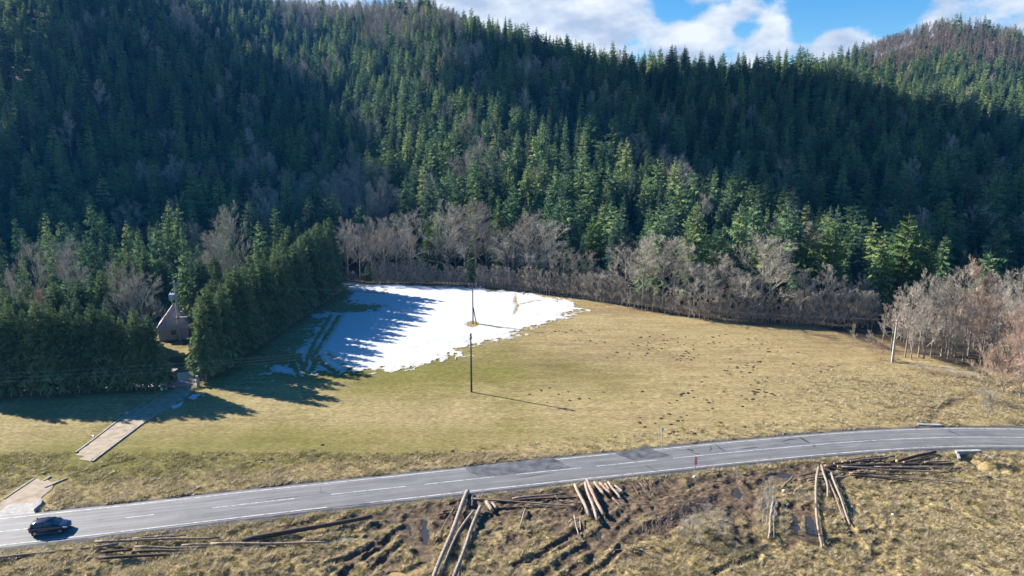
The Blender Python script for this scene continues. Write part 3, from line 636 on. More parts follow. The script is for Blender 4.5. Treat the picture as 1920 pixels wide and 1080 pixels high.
def bare_mesh(seed, H, R, m, clear=.22, up=.75, nl=11, dens=1.0, tw=.034):
    """crown of a leafless tree: limbs, boughs, and sprays of fine twigs"""
    g = np.random.default_rng(seed); V = []; F = []
    def tube3(p, q, r0, r1):
        b = len(V); d = q-p; d = d/(np.linalg.norm(d)+1e-9); a = np.cross(d, [0, 0, 1.0]); 
        if np.linalg.norm(a) < .1: a = np.array([1.0, 0, 0])
        a /= np.linalg.norm(a); c = np.cross(d, a)
        for (pp, r) in ((p, r0), (q, r1)):
            for k in range(3): t = 2.094*k; V.append(pp+a*math.cos(t)*r+c*math.sin(t)*r)
        for k in range(3): F.append((b+k, b+(k+1) % 3, b+3+(k+1) % 3)); F.append((b+k, b+3+(k+1) % 3, b+3+k))
    def ribbon(p, q, w):
        b = len(V); d = q-p; a = np.cross(d, g.normal(size=3)); a = a/(np.linalg.norm(a)+1e-9)*w/2
        V.extend([p-a, p+a, q]); F.append((b, b+1, b+2))
    cz = H*(clear+(1-clear)*.5); rz_ = H*(1-clear)*.55
    def grow(p, d, Ln, r, lev):
        n = 3 if lev < 2 else 2; pts = [p]; dd = d.copy()
        for i in range(n):
            dd = dd+g.normal(size=3)*.13+np.array([0, 0, .10*up]); dd /= np.linalg.norm(dd); pts.append(pts[-1]+dd*Ln/n)
        for i in range(n):
            if lev < 3: tube3(pts[i], pts[i+1], r*(1-.75*i/n), r*(1-.75*(i+1)/n))
            else: ribbon(pts[i], pts[i+1]+(pts[i+1]-pts[i])*.2, tw*(1.2 if i == 0 else .9))
        if lev >= 4: return
        nk = {0: 6, 1: 6, 2: 7, 3: 7}[lev]; nk = max(2, int(nk*dens+g.random()))
        for k in range(nk):
            q = .25+.75*(k+g.random())/nk; f = q*n; i = min(n-1, int(f)); pp = pts[i]+(pts[i+1]-pts[i])*(f-i)
            ax = g.normal(size=3); ax -= dd*ax.dot(dd); ax /= np.linalg.norm(ax)+1e-9
            sp = .75-.25*up; nd_ = dd*(1-.1)+ax*sp*(.6+.7*g.random())+np.array([0, 0, .28*up]); nd_ /= np.linalg.norm(nd_)
            grow(pp, nd_, Ln*(.50+.22*g.random())*(1.05-.45*q), r*.42, lev+1)
    for k in range(nl):
        t = (k+.4)/nl; h = H*(clear+(.86-clear)*t**1.05); az = k*2.4+g.normal()*.35
        el = math.radians(22+50*t*(.5+.5*up)+18*up); Ln = (R*1.15)*(1-.38*t)*(.85+.3*g.random())+H*.05
        grow(np.array([0, 0, h]), np.array([math.cos(az)*math.cos(el), math.sin(az)*math.cos(el), math.sin(el)]), Ln, .05*H/12*(1.25-t), 1)
    V = np.array(V); 
    return mesh_of('crown', V, np.array(F), [m])
def joined(cr, tr, name):   # crown and trunk in one mesh, for the far wood
    a = np.zeros(len(cr.vertices)*3, np.float32); cr.vertices.foreach_get('co', a); b = np.zeros(len(tr.vertices)*3, np.float32); tr.vertices.foreach_get('co', b)
    V = np.r_[a, b].reshape(-1, 3); n = len(cr.vertices); F = [tuple(p.vertices) for p in cr.polygons]+[tuple(i+n for i in p.vertices) for p in tr.polygons]
    return mesh_of(name, V, F, [cr.materials[0], tr.materials[0]], [0]*len(cr.polygons)+[1]*len(tr.polygons))

CON = []   # (crown, trunk, height)
for i, (R, br, dr, gp) in enumerate([(3.9, .1, .35, 0), (4.3, .4, .30, .05), (3.4, .1, .45, .05), (4.6, .7, .25, .10), (4.0, .3, .4, .06), (3.7, .2, .32, .02), (3.2, .5, .5, .12), (4.2, 1.2, .2, .2)]):
    CON.append((conifer_mesh(100+i, 20, R, 1.8+i*.4, [26, 22, 30, 18, 24, 28, 20, 16][i], 7, 4, M[['spruce', 'spruce', 'spruce_b', 'spruce', 'spruce_c', 'spruce_b', 'spruce_c', 'spruce'][i]], br, dr, gp), trunk_mesh(20, .26, M['bark']), 20))
HED = [(conifer_mesh(200+i, 17, 2.7+.35*i, 2.3, 36, 10, 5, M['hedge'], .5, .38), trunk_mesh(17, .2, M['bark']), 17) for i in range(4)]
FIR = [(conifer_mesh(300+i, 20, 4.9, 1.0, 24, 8, 6, M['fir'], .7, .12, .12), trunk_mesh(20, .3, M['bark']), 20) for i in range(2)]
BARE = [(bare_mesh(400+i, 14, 4.3, M['bare'], .2, [.7, .9, .5, 1.0][i], 11), trunk_mesh(13, .17, M['bark_grey'], .2), 14) for i in range(4)]
BARER = [(bare_mesh(420+i, 14, 4.6, M['bare_red'], .1, 1.0, 12), trunk_mesh(12.5, .16, M['bark_grey'], .3), 14) for i in range(2)]
BAREN = [(bare_mesh(440+i, 14, 2.4, M[['bare', 'bare_brown', 'bare_brown'][i]], .1, 1.1, 10, .85), trunk_mesh(13, .12, M['bark_grey'], .2), 14) for i in range(3)]

def place(kind, name, X, Y, H, label, cat, group=None, sx=1.0, rz=None, z=None):
    cr, tr, h0 = kind; s = H/h0; zz = hz1(X, Y) if z is None else z
    r = empty(name, (X, Y, zz-.1), rnd.random()*6.28 if rz is None else rz); r.scale = (s*sx, s*sx, s)
    tag(r, label, cat, group)
    a = bpy.data.objects.new('crown', cr); C.objects.link(a); a.parent = r
    b = bpy.data.objects.new('trunk', tr); C.objects.link(b); b.parent = r
    return r
def on(px, py): return G(px, py)

# --- hedge rows round the property
fr = list(np.linspace(-62, 291, 15)); 
for i, px in enumerate(fr):
    X, Y = G(px, 739-.03*(px)+rnd.uniform(-1.5, 1)); H = 16.2+rnd.uniform(-2.9, 2.6)-(0.6 if px > 250 else 0)
    place(HED[i % 4], 'spruce_tree', X, Y, H, ['', '', '', '', ''][0] or ('%s spruce from the gate in the hedge row facing the road' % ['fifteenth', 'fourteenth', 'thirteenth', 'twelfth', 'eleventh', 'tenth', 'ninth', 'eighth', 'seventh', 'sixth', 'fifth', 'fourth', 'third', 'second', 'first'][i]), 'spruce', 'spruces of the hedge row facing the road', 1.05)
a, b = np.array(G(396, 710)), np.array(G(632, 541)); n = 25
ords = ['first', 'second', 'third', 'fourth', 'fifth', 'sixth', 'seventh', 'eighth', 'ninth', 'tenth', 'eleventh', 'twelfth', 'thirteenth', 'fourteenth', 'fifteenth', 'sixteenth', 'seventeenth', 'eighteenth', 'nineteenth', 'twentieth', 'twenty-first', 'twenty-second', 'twenty-third', 'twenty-fourth', 'twenty-fifth']
for i in range(n):
    p = a+(b-a)*(i/(n-1)); H = 16.6+rnd.uniform(-2.0, 2.0)+4.2*(i/(n-1))
    place(HED[(i*3) % 4], 'spruce_tree', p[0]+rnd.uniform(-1, 1)-1.2, p[1]+rnd.uniform(-1, 1), H, '%s spruce counted from the gate in the long hedge row beside the snow' % ords[i], 'spruce', 'spruces of the hedge row beside the snow', 1.08)
# second row behind and garden trees: (px, py of the tip, forward distance, height, kind, label)
def tip(px, py, Y, H):
    Z = Y*math.cos(PITCH)-(H-CAMH)*math.sin(PITCH); X = (px-960)/FPX*Z; return X, Y
def htip(py, Y): # height of top seen at row py standing on the flat at Y
    return CAMH+Y*math.tan(math.atan((540-py)/FPX)-PITCH)
garden = [(170, 441, 168, 'C', 'lit broad spruce standing alone left of the garden behind the hedge'), (150, 449, 170, 'C', 'slim spruce close beside the lone lit garden spruce'), (97, 455, 175, 'C', 'small spruce beside the round pale bare tree at the left'),
 (268, 458, 174, 'H', 'tallest lit spruce of the garden left of the utility pole'), (240, 468, 170, 'H', 'lit spruce just left of the tallest garden spruce'), (302, 478, 172, 'H', 'lit spruce just right of the tallest garden spruce'),
 (342, 461, 160, 'C', 'slim spruce right behind the utility pole'), (358, 462, 163, 'C', 'slim twin spruce to the right of the utility pole'), (374, 484, 158, 'H', 'short spruce between the utility pole and the pale bare tree'), (218, 486, 142, 'H', 'short lit spruce behind the hedge with a narrow crown'),
 (188, 505, 137, 'H', 'lit spruce in the second row behind the roadside hedge middle'), (166, 508, 138, 'C', 'narrow lit spruce in the second row near the middle'), (145, 520, 136, 'H', 'lit spruce in the second row left of the middle'), (120, 515, 138, 'C', 'pale tipped spruce in the second row towards the left'), (99, 528, 135, 'H', 'lit spruce in the second row above the left hedge'),
 (60, 545, 133, 'C', 'small lit spruce in the second row near the left side'), (35, 552, 132, 'H', 'lit spruce in the second row close to the frame side'), (15, 549, 133, 'H', 'lit spruce in the second row at the leftmost side'), (232, 520, 137, 'H', 'lit spruce in the second row below the bare garden shrub'), (396, 520, 140, 'H', 'short lit spruce at the garden side of the long hedge')]
for px, py, Y, k, lab in garden:
    H = htip(py, Y); X, Y = tip(px, py, Y, H)
    place((CON[1] if k == 'C' else HED[rnd.randrange(4)]), 'spruce_tree', X, Y, H, lab, 'spruce', 'spruces in the garden behind the hedge', 1.0 if k == 'C' else 1.1)
for i in range(46):
    while True:
        px, pf = rnd.uniform(-60, 600), rnd.uniform(560, 690); X, Y = G(px, pf)
        hx, hy = -76.0, 152.0; tt = -(X-hx)*.8944+(Y-hy)*.4472; pp = abs((X-hx)*.4472+(Y-hy)*.8944)
        if px < 640-(pf-520)*1.45 and not (250 < px < 385 and pf > 585) and not (0 < tt < 45 and pp < 5.5): break
    place([HED[0], CON[1], HED[2], CON[3], BARE[0], CON[4]][i % 6] if i % 3 else HED[1], 'spruce_tree' if (i % 6 != 4) else 'bare_tree', X, Y, rnd.uniform(11, 16), 'spruce in the dense grove between the hedge rows and the slope' if (i % 6 != 4) else 'bare tree in the dense grove between the hedge rows and the slope', 'spruce' if (i % 6 != 4) else 'bare tree', 'spruces of the grove behind the hedge' if (i % 6 != 4) else 'bare trees of the grove behind the hedge', 1.1)
for i in range(2, 11):
    t = i/10; X = G(420, 690)[0]+(G(610, 520)[0]-G(420, 690)[0])*t-7; Y = G(420, 700)[1]+(G(610, 541)[1]-G(420, 700)[1])*t+5
    place(HED[i % 4], 'spruce_tree', X, Y, 14.5+3.5*t+rnd.uniform(-.8, 1.2), '%s spruce from the gate in the inner row behind the long hedge' % ords[i], 'spruce', 'spruces of the inner hedge row', 1.1)
for px, py, Y, H_, lab, K in [(57, 465, 172, None, 'round pale bare tree at the left behind the garden', BARE[2]), (18, 522, 150, None, 'pale bare tree at the left frame side behind the hedge', BARE[0]), (425, 411, 190, None, 'tall pale bare tree rising behind the long hedge', BARE[0]), (404, 445, 186, None, 'lower bare tree beside the tall pale one behind the hedge', BARE[2]),
                           (258, 530, 133, None, 'rounded pale bare shrub just left of the roof', BARE[2]), (238, 526, 134, None, 'pale bare shrub left of the rounded one by the roof', BARE[0]), (68, 558, 131, None, 'low pinkish bare shrub among the second row spruces', BARER[0]), (122, 492, 145, None, 'small bare tree behind the second row spruces', BARE[1])]:
    H = htip(py, Y); X, Y = tip(px, py, Y, H); place(K, 'bare_tree', X, Y, H, lab, 'bare tree', 'bare trees in the garden behind the hedge', .8 if px < 100 else 1.0)

# --- field margin: named single trees
margin = [  # px, row of tip, row of foot, kind, width, label
 (654, 428, 530, 'B0', .9, 'pale bare tree first behind the snow next to the long hedge'), (676, 432, 531, 'B1', .8, 'pale bare tree second from the long hedge behind the snow'), (698, 424, 530, 'B3', .8, 'pale upright bare tree behind the left end of the thicket'), (722, 420, 530, 'B1', .9, 'pale bare tree behind the left half of the thicket'),
 (745, 424, 530, 'B0', .9, 'pale bare tree behind the middle of the thicket'), (772, 408, 528, 'B2', 1.0, 'tall bare tree just left of the dark green spruce pair'), (838, 404, 530, 'B0', 1.0, 'bare tree just right of the dark green spruce pair'), (872, 398, 527, 'B2', 1.0, 'tall bare tree between the spruce pair and the broad firs'), (893, 402, 527, 'B0', 1.0, 'bare tree left of the tallest margin spruce'),
 (962, 436, 540, 'B2', 1.2, 'broad dense bare tree to the right of the tallest margin spruce'), (990, 418, 538, 'B0', 1.3, 'broadest grey bare tree behind the middle of the snow'), (1020, 422, 540, 'B2', 1.2, 'broad grey bare tree left of the dark paired spruces'), (1056, 474, 556, 'B2', 1.1, 'low round bare tree above the right tip of the snow'), (1092, 478, 560, 'B2', 1.0, 'low round bare tree right of the snow tip'),
 (1172, 470, 573, 'B2', 1.2, 'wide round bare tree, left one of the big clump behind the meadow'), (1205, 463, 580, 'B0', 1.25, 'wide grey bare tree in the middle of the big clump'), (1243, 452, 583, 'B2', 1.2, 'tallest bare tree in the big clump behind the meadow'), (1262, 470, 590, 'B0', 1.1, 'bare tree at the right end of the big clump'),
 (1300, 498, 598, 'B2', 1.1, 'grey bare tree with a white trunk at the meadow edge'), (1350, 494, 603, 'B0', 1.2, 'rounded grey bare tree with a pale trunk behind the meadow'), (1320, 510, 602, 'B2', 1.0, 'smaller bare tree between two pale trunked ones'), (1425, 455, 608, 'B2', 1.1, 'tall pale bare tree in front of the dark pines'), (1440, 480, 609, 'B0', 1.0, 'bare tree right beside the tall pale one'), (1500, 515, 611, 'B1', 1.0, 'bare tree under the left bright green fir'), (1545, 512, 612, 'B3', 1.0, 'slim bare tree between the bright green firs'),
 (1575, 525, 612, 'B1', .9, 'slim bare tree under the gap of the bright firs'), (1610, 530, 613, 'B0', .9, 'dark bare tree left of the biggest bright fir foot'), (1385, 520, 606, 'B0', 1.0, 'grey bare tree in shade right of the rounded one')]
for px, pt, pf, k, w, lab in margin:
    X, Y = G(px, pf); Y += 5; Z = Y*math.cos(PITCH)+CAMH*math.sin(PITCH); X = (px-960)/FPX*Z; H = htip(pt, Y)
    place(BARE[int(k[1])], 'bare_tree', X, Y, H, lab, 'bare tree', 'bare trees along the far edge of the meadow', w*1.3)
for px, pt, pf, K, w, lab in [(803, 408, 520, FIR[0], .75, 'left one of the dark green spruce pair behind the snow'), (822, 412, 520, CON[1], 1.1, 'right one of the dark green spruce pair behind the snow'), (935, 362, 515, FIR[1], .62, 'tallest dark spruce behind the snow right of the wooden pole'), (880, 480, 533, CON[3], 1.0, 'small green spruce at the far snow edge left of the pole'), (893, 484, 533, CON[1], .9, 'smaller green spruce beside the one at the far snow edge'),
                           (1009, 488, 547, CON[1], 1.3, 'small bright green spruce above the right part of the snow'), (690, 492, 531, CON[3], 1.3, 'tiny green spruce at the left end of the thicket'), (1050, 366, 520, CON[3], 1.2, 'tall dark spruce with a wide crown behind the snow tip'), (1110, 396, 535, FIR[0], .8, 'dark spruce right of the snow tip in front of the slope'), (1150, 385, 535, CON[4], 1.2, 'tall narrow dark spruce left of the big bare clump'),
                           (1505, 420, 590, FIR[0], .85, 'bright green fir, left one of the four by the meadow'), (1548, 408, 592, FIR[1], .85, 'bright green fir, second of the four by the meadow'), (1462, 382, 585, CON[3], 1.2, 'pale green ragged spruce left of the bright firs'), (1682, 399, 598, FIR[0], 1.15, 'biggest broad bright green fir behind the concrete pole'), (1725, 440, 600, FIR[1], .8, 'smaller bright fir right of the biggest broad one'), (1640, 430, 598, CON[4], 1.1, 'dark green spruce just left of the biggest broad fir'), (1340, 425, 575, CON[3], 1.1, 'lit slender spruce behind pale trunked trees'), (1375, 380, 575, CON[1], 1.2, 'tall lit spruce behind the pale bare trees'),
                           (1298, 375, 570, CON[4], 1.1, 'lit spruce right of the big bare clump'), (1732, 485, 603, CON[1], .9, 'small bright green spruce beside the biggest fir foot'), (1838, 470, 605, CON[3], 1.2, 'green spruce behind the reddish bare trees at the right'), (1228, 380, 560, CON[1], 1.2, 'dark tall spruce behind the big bare clump')]:
    X, Y = G(px, pf); Z = Y*math.cos(PITCH)+CAMH*math.sin(PITCH); z0 = hz1(X, Y); H = htip(pt, Y)-z0
    place(K, 'spruce_tree' if 'spruce' in lab else 'fir_tree', X, Y, H, lab, 'spruce' if 'spruce' in lab else 'fir', 'conifers near the far edge of the meadow', w)
# thin thickets along the margin
thk = 0
for (x0, x1, y0, y1, pt, n, K, lab) in [(700, 800, 531, 534, 492, 26, BAREN[0], 'thin pale young tree in the thicket behind the snow'), (800, 870, 534, 538, 500, 16, BAREN[1], 'thin brown young tree in the thicket right of the pale one'), (893, 985, 539, 547, 503, 24, BAREN[1], 'thin brown young tree in the thicket behind the pole'),
                                (985, 1090, 548, 562, 512, 22, BAREN[2], 'thin brown young tree in the thicket above the snow tip'), (1090, 1170, 562, 575, 518, 24, BAREN[0], 'thin reddish young tree in the thicket left of the big clump'), (1170, 1290, 578, 596, 540, 20, BAREN[1], 'thin young tree under the big bare clump'), (1290, 1480, 600, 611, 548, 26, BAREN[2], 'thin young tree under the shaded bare trees'), (1480, 1640, 612, 618, 545, 28, BAREN[0], 'thin young tree under the bright firs')]:
    n = int(n*(1.5 if x0 < 1100 else 1.0))
    for i in range(n):
        px = x0+(x1-x0)*(i+rnd.random())/n; t = (px-x0)/(x1-x0); X, Y = G(px, y0+(y1-y0)*t-rnd.random()*2.0-.5)
        H = htip(pt+rnd.uniform(-7, 9)+ (y0+(y1-y0)*t-(y0+y1)/2), Y); place(K, 'young_tree', X, Y, max(3.5, H), lab, 'young tree', lab+' row', 1.5)
SCRUB = [(bare_mesh(520+i, 5, 3.0, M['bare_brown'], .02, .8, 11, .9, .03), trunk_mesh(2.5, .05, M['bark_grey']), 5) for i in range(2)]
for i in range(110):
    px = 645+(1640-645)*(i+rnd.random())/110; e = np.interp(px, [640, 760, 880, 1000, 1090, 1180, 1250, 1340, 1440, 1540, 1650], [529, 534, 539, 548, 561, 574, 590, 601, 608, 611, 616]); X, Y = G(px, e-.3-rnd.random()*1.5)
    place(SCRUB[i % 2], 'scrub_bush', X, Y, rnd.uniform(1.6, 3.4), 'low brown scrub bush at the foot of the trees '+('behind the snow' if px < 1090 else 'along the shaded meadow edge'), 'bush', 'low scrub '+('behind the snow' if px < 1090 else 'along the shaded meadow edge'), 1.1)
# right hand clump of bare trees
right = [(1655, 560, 640, 'N', 1.1, 'slim bare shrub left of the concrete pole'), (1670, 540, 655, 'N', 1.3, 'bare tree right behind the concrete pole'), (1697, 530, 668, 'B', 1.0, 'grey bare tree just right of the concrete pole'), (1722, 520, 668, 'B', 1.0, 'grey bare tree, second right of the concrete pole'), (1745, 528, 668, 'B', .9, 'grey bare tree, third right of the concrete pole'), (1765, 515, 667, 'N', 1.5, 'upright bare tree in the middle of the right clump'),
         (1790, 508, 668, 'B', 1.0, 'pale bare tree left of the tallest reddish one'), (1815, 497, 668, 'R', 1.1, 'tallest reddish tipped bare tree of the right clump'), (1838, 520, 672, 'R', 1.0, 'reddish bare tree right of the tallest one'), (1856, 545, 680, 'B', 1.0, 'grey bare tree at the right end of the clump'), (1732, 545, 672, 'N', 1.4, 'lower upright bare tree in the right clump front'), (1708, 552, 672, 'N', 1.3, 'low upright bare tree near the concrete pole foot'), (1777, 548, 672, 'N', 1.4, 'low bare tree under the pale one of the right clump'), (1805, 555, 676, 'N', 1.4, 'low bare tree below the tallest reddish one'),
         (1908, 560, 700, 'R', 1.1, 'tall pinkish bare tree at the right frame edge'), (1935, 540, 705, 'R', 1.1, 'pinkish bare tree cut by the right frame edge'), (1880, 650, 738, 'R', 1.25, 'pinkish bare bush in front at the right frame edge'), (1850, 662, 732, 'R', 1.25, 'low pinkish bare bush left of the frame edge bush'), (1912, 645, 745, 'R', 1.25, 'large pinkish bush nearest the road at the right'), (1900, 505, 650, 'B', 1.0, 'grey bare tree behind the pinkish ones at the right'), (1870, 520, 640, 'B', 1.0, 'grey bare tree in the gap behind the right clump'),
         (1598, 600, 645, 'N', 1.6, 'thin leafless shrub alone left of the concrete pole'), (1628, 612, 650, 'N', 1.6, 'low leafless shrub between lone shrub and pole'), (1645, 640, 672, 'R', 1.25, 'low brown bush just left of the concrete pole foot')]
BUSHY = [(bare_mesh(510, 8, 4.2, M['bare_red'], .02, .8, 13, 1.0, .03), trunk_mesh(4, .07, M['bark_grey']), 8), (bare_mesh(511, 8, 3.6, M['bare_red'], .02, 1.0, 12, 1.0, .03), trunk_mesh(4, .07, M['bark_grey']), 8)]
for i_, (px, pt, pf, k, w, lab) in enumerate(right):
    X, Y = G(px, pf); H = max(2.0, htip(pt, Y)*.9); K = BUSHY[i_ % 2] if 'bush' in lab else {'N': BAREN[rnd.randrange(2)], 'B': BARE[rnd.randrange(4)], 'R': BARER[rnd.randrange(2)]}[k]
    place(K, 'bare_tree' if 'tree' in lab else 'bare_bush', X, Y, H, lab, 'bare tree' if 'tree' in lab else 'bush', 'bare trees and bushes at the right of the meadow', w)

for i in range(42):
    px = rnd.uniform(1655, 1960); X, Y = G(px, rnd.uniform(628, 668) if px < 1860 else rnd.uniform(628, 720)); place([BAREN[0], BARE[1], BAREN[1], BARER[0]][i % 4], 'bare_tree', X, Y, rnd.uniform(6, 10), 'thin bare tree filling the inside of the right hand clump', 'bare tree', 'bare trees inside the right hand clump', 1.3)
# --- the wooded slope: the nearest trees one by one, the rest as one wood of each kind
def forest_points():
    pts = []; cell = 6.9
    for yy in np.arange(195, 1000, cell):
        cl = cell*(1+max(0, yy-600)/900)
        for xx in np.arange(-1.15*yy-160, .95*yy+30, cl): pts.append((xx, yy))
    P = np.array(pts); P += rng.uniform(-.46, .46, P.shape)*cell
    P = P[P[:, 1] > EDGE_Y(P[:, 0])+9+6*rng.random(len(P))]
    z = hz(P[:, 0], P[:, 1]); Z = P[:, 1]*math.cos(PITCH)-(z-CAMH)*math.sin(PITCH); up = P[:, 1]*math.sin(PITCH)+(z-CAMH)*math.cos(PITCH)
    px = 960+FPX*P[:, 0]/Z; py = 540-FPX*up/Z
    keep = (P[:, 1] < 860) & (rng.random(len(P)) < .93)
    keep &= ~((px < 330) & (P[:, 1] > 300) & (rng.random(len(P)) < .26)) & ~((px < -160) & (P[:, 1] > 300) & (rng.random(len(P)) < .6))
    return P[keep], z[keep], px[keep], py[keep], Z[keep]
FP, FZ, FX, FY, FD = forest_points()
def blob(x, y, cx, cy, rx, ry): return np.exp(-(((x-cx)/rx)**2+((y-cy)/ry)**2))
dec = (.48*blob(FX, FY, 430, 400, 260, 75)+.50*blob(FX, FY, 350, 60, 90, 40)+.62*blob(FX, FY, 780, 70, 130, 55)+.5*blob(FX, FY, 560, 45, 110, 30)+.45*blob(FX, FY, 880, 150, 60, 25)+.45*blob(FX, FY, 1020, 175, 60, 18)
       +.5*blob(FX, FY, 900, 385, 60, 35)+.40*blob(FX, FY, 1150, 215, 60, 25)+.72*blob(FX, FY, 1700, 95, 170, 45)+.45*blob(FX, FY, 1880, 120, 60, 40)+.45*blob(FX, FY, 690, 420, 70, 60)+.3*blob(FX, FY, 1250, 380, 60, 20)+.35*blob(FX, FY, 1700, 200, 80, 20)
       +.95*ss(26, 10, FP[:, 1]-EDGE_Y(FP[:, 0]))*(FX > 620)-.25*ss(270, 220, FP[:, 1])*(FX < 640)
       +(fbm(FP[:, 0], FP[:, 1], 26, 123, 3)-.5)*.9+(rng.random(len(FP))-.5)*.35)
isdec = dec > .44
isdec[rng.random(len(FP)) < .03] = True
hts = np.where(isdec, 15+4*rng.random(len(FP)), 12+14.5*rng.random(len(FP))**1.1)
hts = hts*np.where(FP[:, 1] < EDGE_Y(FP[:, 0])+35, .8, 1)*np.where(isdec, 1, 1+.06*rng.normal(size=len(FP)))
hts = np.where(isdec & (FP[:, 0] > 62) & (FP[:, 1] < 205), 6.5+4*rng.random(len(FP)), hts); hts = np.clip(hts, 6, 31)
vis = (FX > -40) & (FX < 1960) & (FY > -60)
def scatter_wood(name, idx, kinds, label, cat):
    col_ = bpy.data.collections.new(name+'_sources')
    for i, k in enumerate(kinds):
        o = bpy.data.objects.new('%s_%02d' % (name, i), joined(k[0], k[1], name+'_mesh')); col_.objects.link(o)
    me = bpy.data.meshes.new(name); me.vertices.add(len(idx)); me.vertices.foreach_set('co', np.c_[FP[idx], FZ[idx]-.4].astype(np.float32).ravel())
    vi = rng.integers(0, len(kinds), len(idx)); h0 = kinds[0][2]; s = hts[idx]/h0
    a = me.attributes.new('vi', 'INT', 'POINT'); a.data.foreach_set('value', vi.astype(np.int32))
    w = s*(.60+.5*rng.random(len(idx))); a = me.attributes.new('sc', 'FLOAT_VECTOR', 'POINT'); a.data.foreach_set('vector', np.c_[w, w, s].astype(np.float32).ravel())
    a = me.attributes.new('ro', 'FLOAT_VECTOR', 'POINT'); a.data.foreach_set('vector', np.c_[rng.normal(size=len(idx))*.02, rng.normal(size=len(idx))*.02, rng.random(len(idx))*6.28].astype(np.float32).ravel())
    o = link(name, me); tag(o, label, cat, kind='stuff')
    ng = bpy.data.node_groups.new(name, 'GeometryNodeTree'); ng.interface.new_socket('Geometry', in_out='INPUT', socket_type='NodeSocketGeometry'); ng.interface.new_socket('Geometry', in_out='OUTPUT', socket_type='NodeSocketGeometry')
    gi = nd(ng, 'NodeGroupInput'); go = nd(ng, 'NodeGroupOutput'); ip = nd(ng, 'GeometryNodeInstanceOnPoints'); ci = nd(ng, 'GeometryNodeCollectionInfo')
    ci.inputs['Collection'].default_value = col_; ci.inputs['Separate Children'].default_value = True; ci.inputs['Reset Children'].default_value = True
    ip.inputs['Pick Instance'].default_value = True
    def na(n_, t_):
        q = nd(ng, 'GeometryNodeInputNamedAttribute', data_type=t_); q.inputs['Name'].default_value = n_; return q.outputs['Attribute']
    l = ng.links; l.new(gi.outputs[0], ip.inputs['Points']); l.new(ci.outputs[0], ip.inputs['Instance']); l.new(na('vi', 'INT'), ip.inputs['Instance Index'])
    l.new(na('sc', 'FLOAT_VECTOR'), ip.inputs['Scale']); l.new(na('ro', 'FLOAT_VECTOR'), ip.inputs['Rotation']); l.new(ip.outputs[0], go.inputs[0])
    md = o.modifiers.new('scatter', 'NODES'); md.node_group = ng
    return o
def zone(px):
    for lim, w in [(250, 'behind the garden at the left'), (460, 'behind the utility pole'), (650, 'behind the long hedge'), (850, 'behind the left part of the snow'), (1080, 'behind the right part of the snow'), (1290, 'behind the big bare clump'), (1470, 'behind pale trunked trees'), (1640, 'behind the bright firs'), (2500, 'behind the right bare clump')]:
        if px < lim: return w
allc = np.where(~isdec)[0]; alld = np.where(isdec)[0]
def split(idx, n):
    v = idx[vis[idx] & ((FX[idx] > 640) | (FD[idx] > 235))]; o = v[np.argsort(FD[v]/hts[v])][:n]; return o, np.setdiff1d(idx, o)
c_near, c_far = split(allc, 225); d_near, d_far = split(alld, 225)
for i in c_near:
    g = 'spruces on the lower slope '+zone(FX[i]); place(CON[i % 8], 'spruce_tree', FP[i, 0], FP[i, 1], hts[i], ('tall' if hts[i] > 21 else 'shorter')+' spruce on the lower slope '+zone(FX[i]), 'spruce', g, .95+.3*rnd.random(), z=FZ[i])
for i in d_near:
    g = 'bare trees at the foot of the slope '+zone(FX[i]); place(BARE[i % 4], 'bare_tree', FP[i, 0], FP[i, 1], hts[i], ('tall' if hts[i] > 15 else 'low')+' bare tree at the foot of the slope '+zone(FX[i]), 'bare tree', g, .95+.25*rnd.random(), z=FZ[i])
scatter_wood('conifer_wood', c_far, CON, 'dense dark conifer wood covering the mountain slope up to the ridge', 'conifer wood')
hill2 = d_far[(FP[d_far, 1] > 640) & (FX[d_far] > 1500)]; rest = np.setdiff1d(d_far, hill2)
scatter_wood('bare_wood', rest, BARE, 'grey leafless wood in patches among the conifers on the slope', 'bare wood')
scatter_wood('brown_wood', hill2, [(bare_mesh(470+i, 14, 4.0, M['bare_hill'], .2, .8, 10), trunk_mesh(13, .2, M['bark_pale'], .2), 14) for i in range(2)], 'brown leafless wood crowning the far hill at the right', 'bare wood')
print('trees', len(c_far), len(d_far), len(c_near), len(d_near))

# ------------------------------------------------------------------ poles, wires
def pole_obj(name, foot, H, r, m, label, arms, armm, z0=0.0, square=False):
    X, Y = G(*foot); z0 = hz1(X, Y); root = empty(name, (X, Y, z0)); tag(root, label, 'utility pole', 'poles of the power line across the meadow')
    mb = MB()
    if square: mb.box((0, 0, H/2-.3), (r*2, r*1.6, H+.6), taper=.55)
    else: mb.tube([(0, 0, -.6), (0, 0, H*.5), (0, 0, H)], [r, r*.85, r*.68], 10)
    mb.build('shaft', m, root, smooth=not square); pts = []
    for (z, w, az) in arms:
        mb = MB(); mb.box((0, 0, z), (w, .12, .12), rz=az); o = mb.build('crossarm', armm, root)
        for t in (-1, 1) if w < 2.2 else (-1, 0, 1):
            q = (t*w/2*.92*math.cos(az), t*w/2*.92*math.sin(az)); mb = MB(); mb.tube([(q[0], q[1], z+.06), (q[0], q[1], z+.16), (q[0], q[1], z+.30), (q[0], q[1], z+.36)], [.03, .075, .07, .03], 8); mb.build('insulator', M['insul'], root)
            pts.append((X+q[0], Y+q[1], z0+z+.34))
    return root, pts
hA = 110/FPX*123.3/math.cos(PITCH)
pa, wa = pole_obj('utility_pole', (884, 736), 10.9, .19, M['pole_wood'], 'tall dark wooden pole on the brown meadow below the snow', [(10.0, .9, 1.2), (10.65, .55, 1.2)], M['pole_wood'])
mb = MB(); mb.box((0.0, -.22, 9.6), (.30, .18, .5)); mb.build('junction_box', M['metal'], pa)
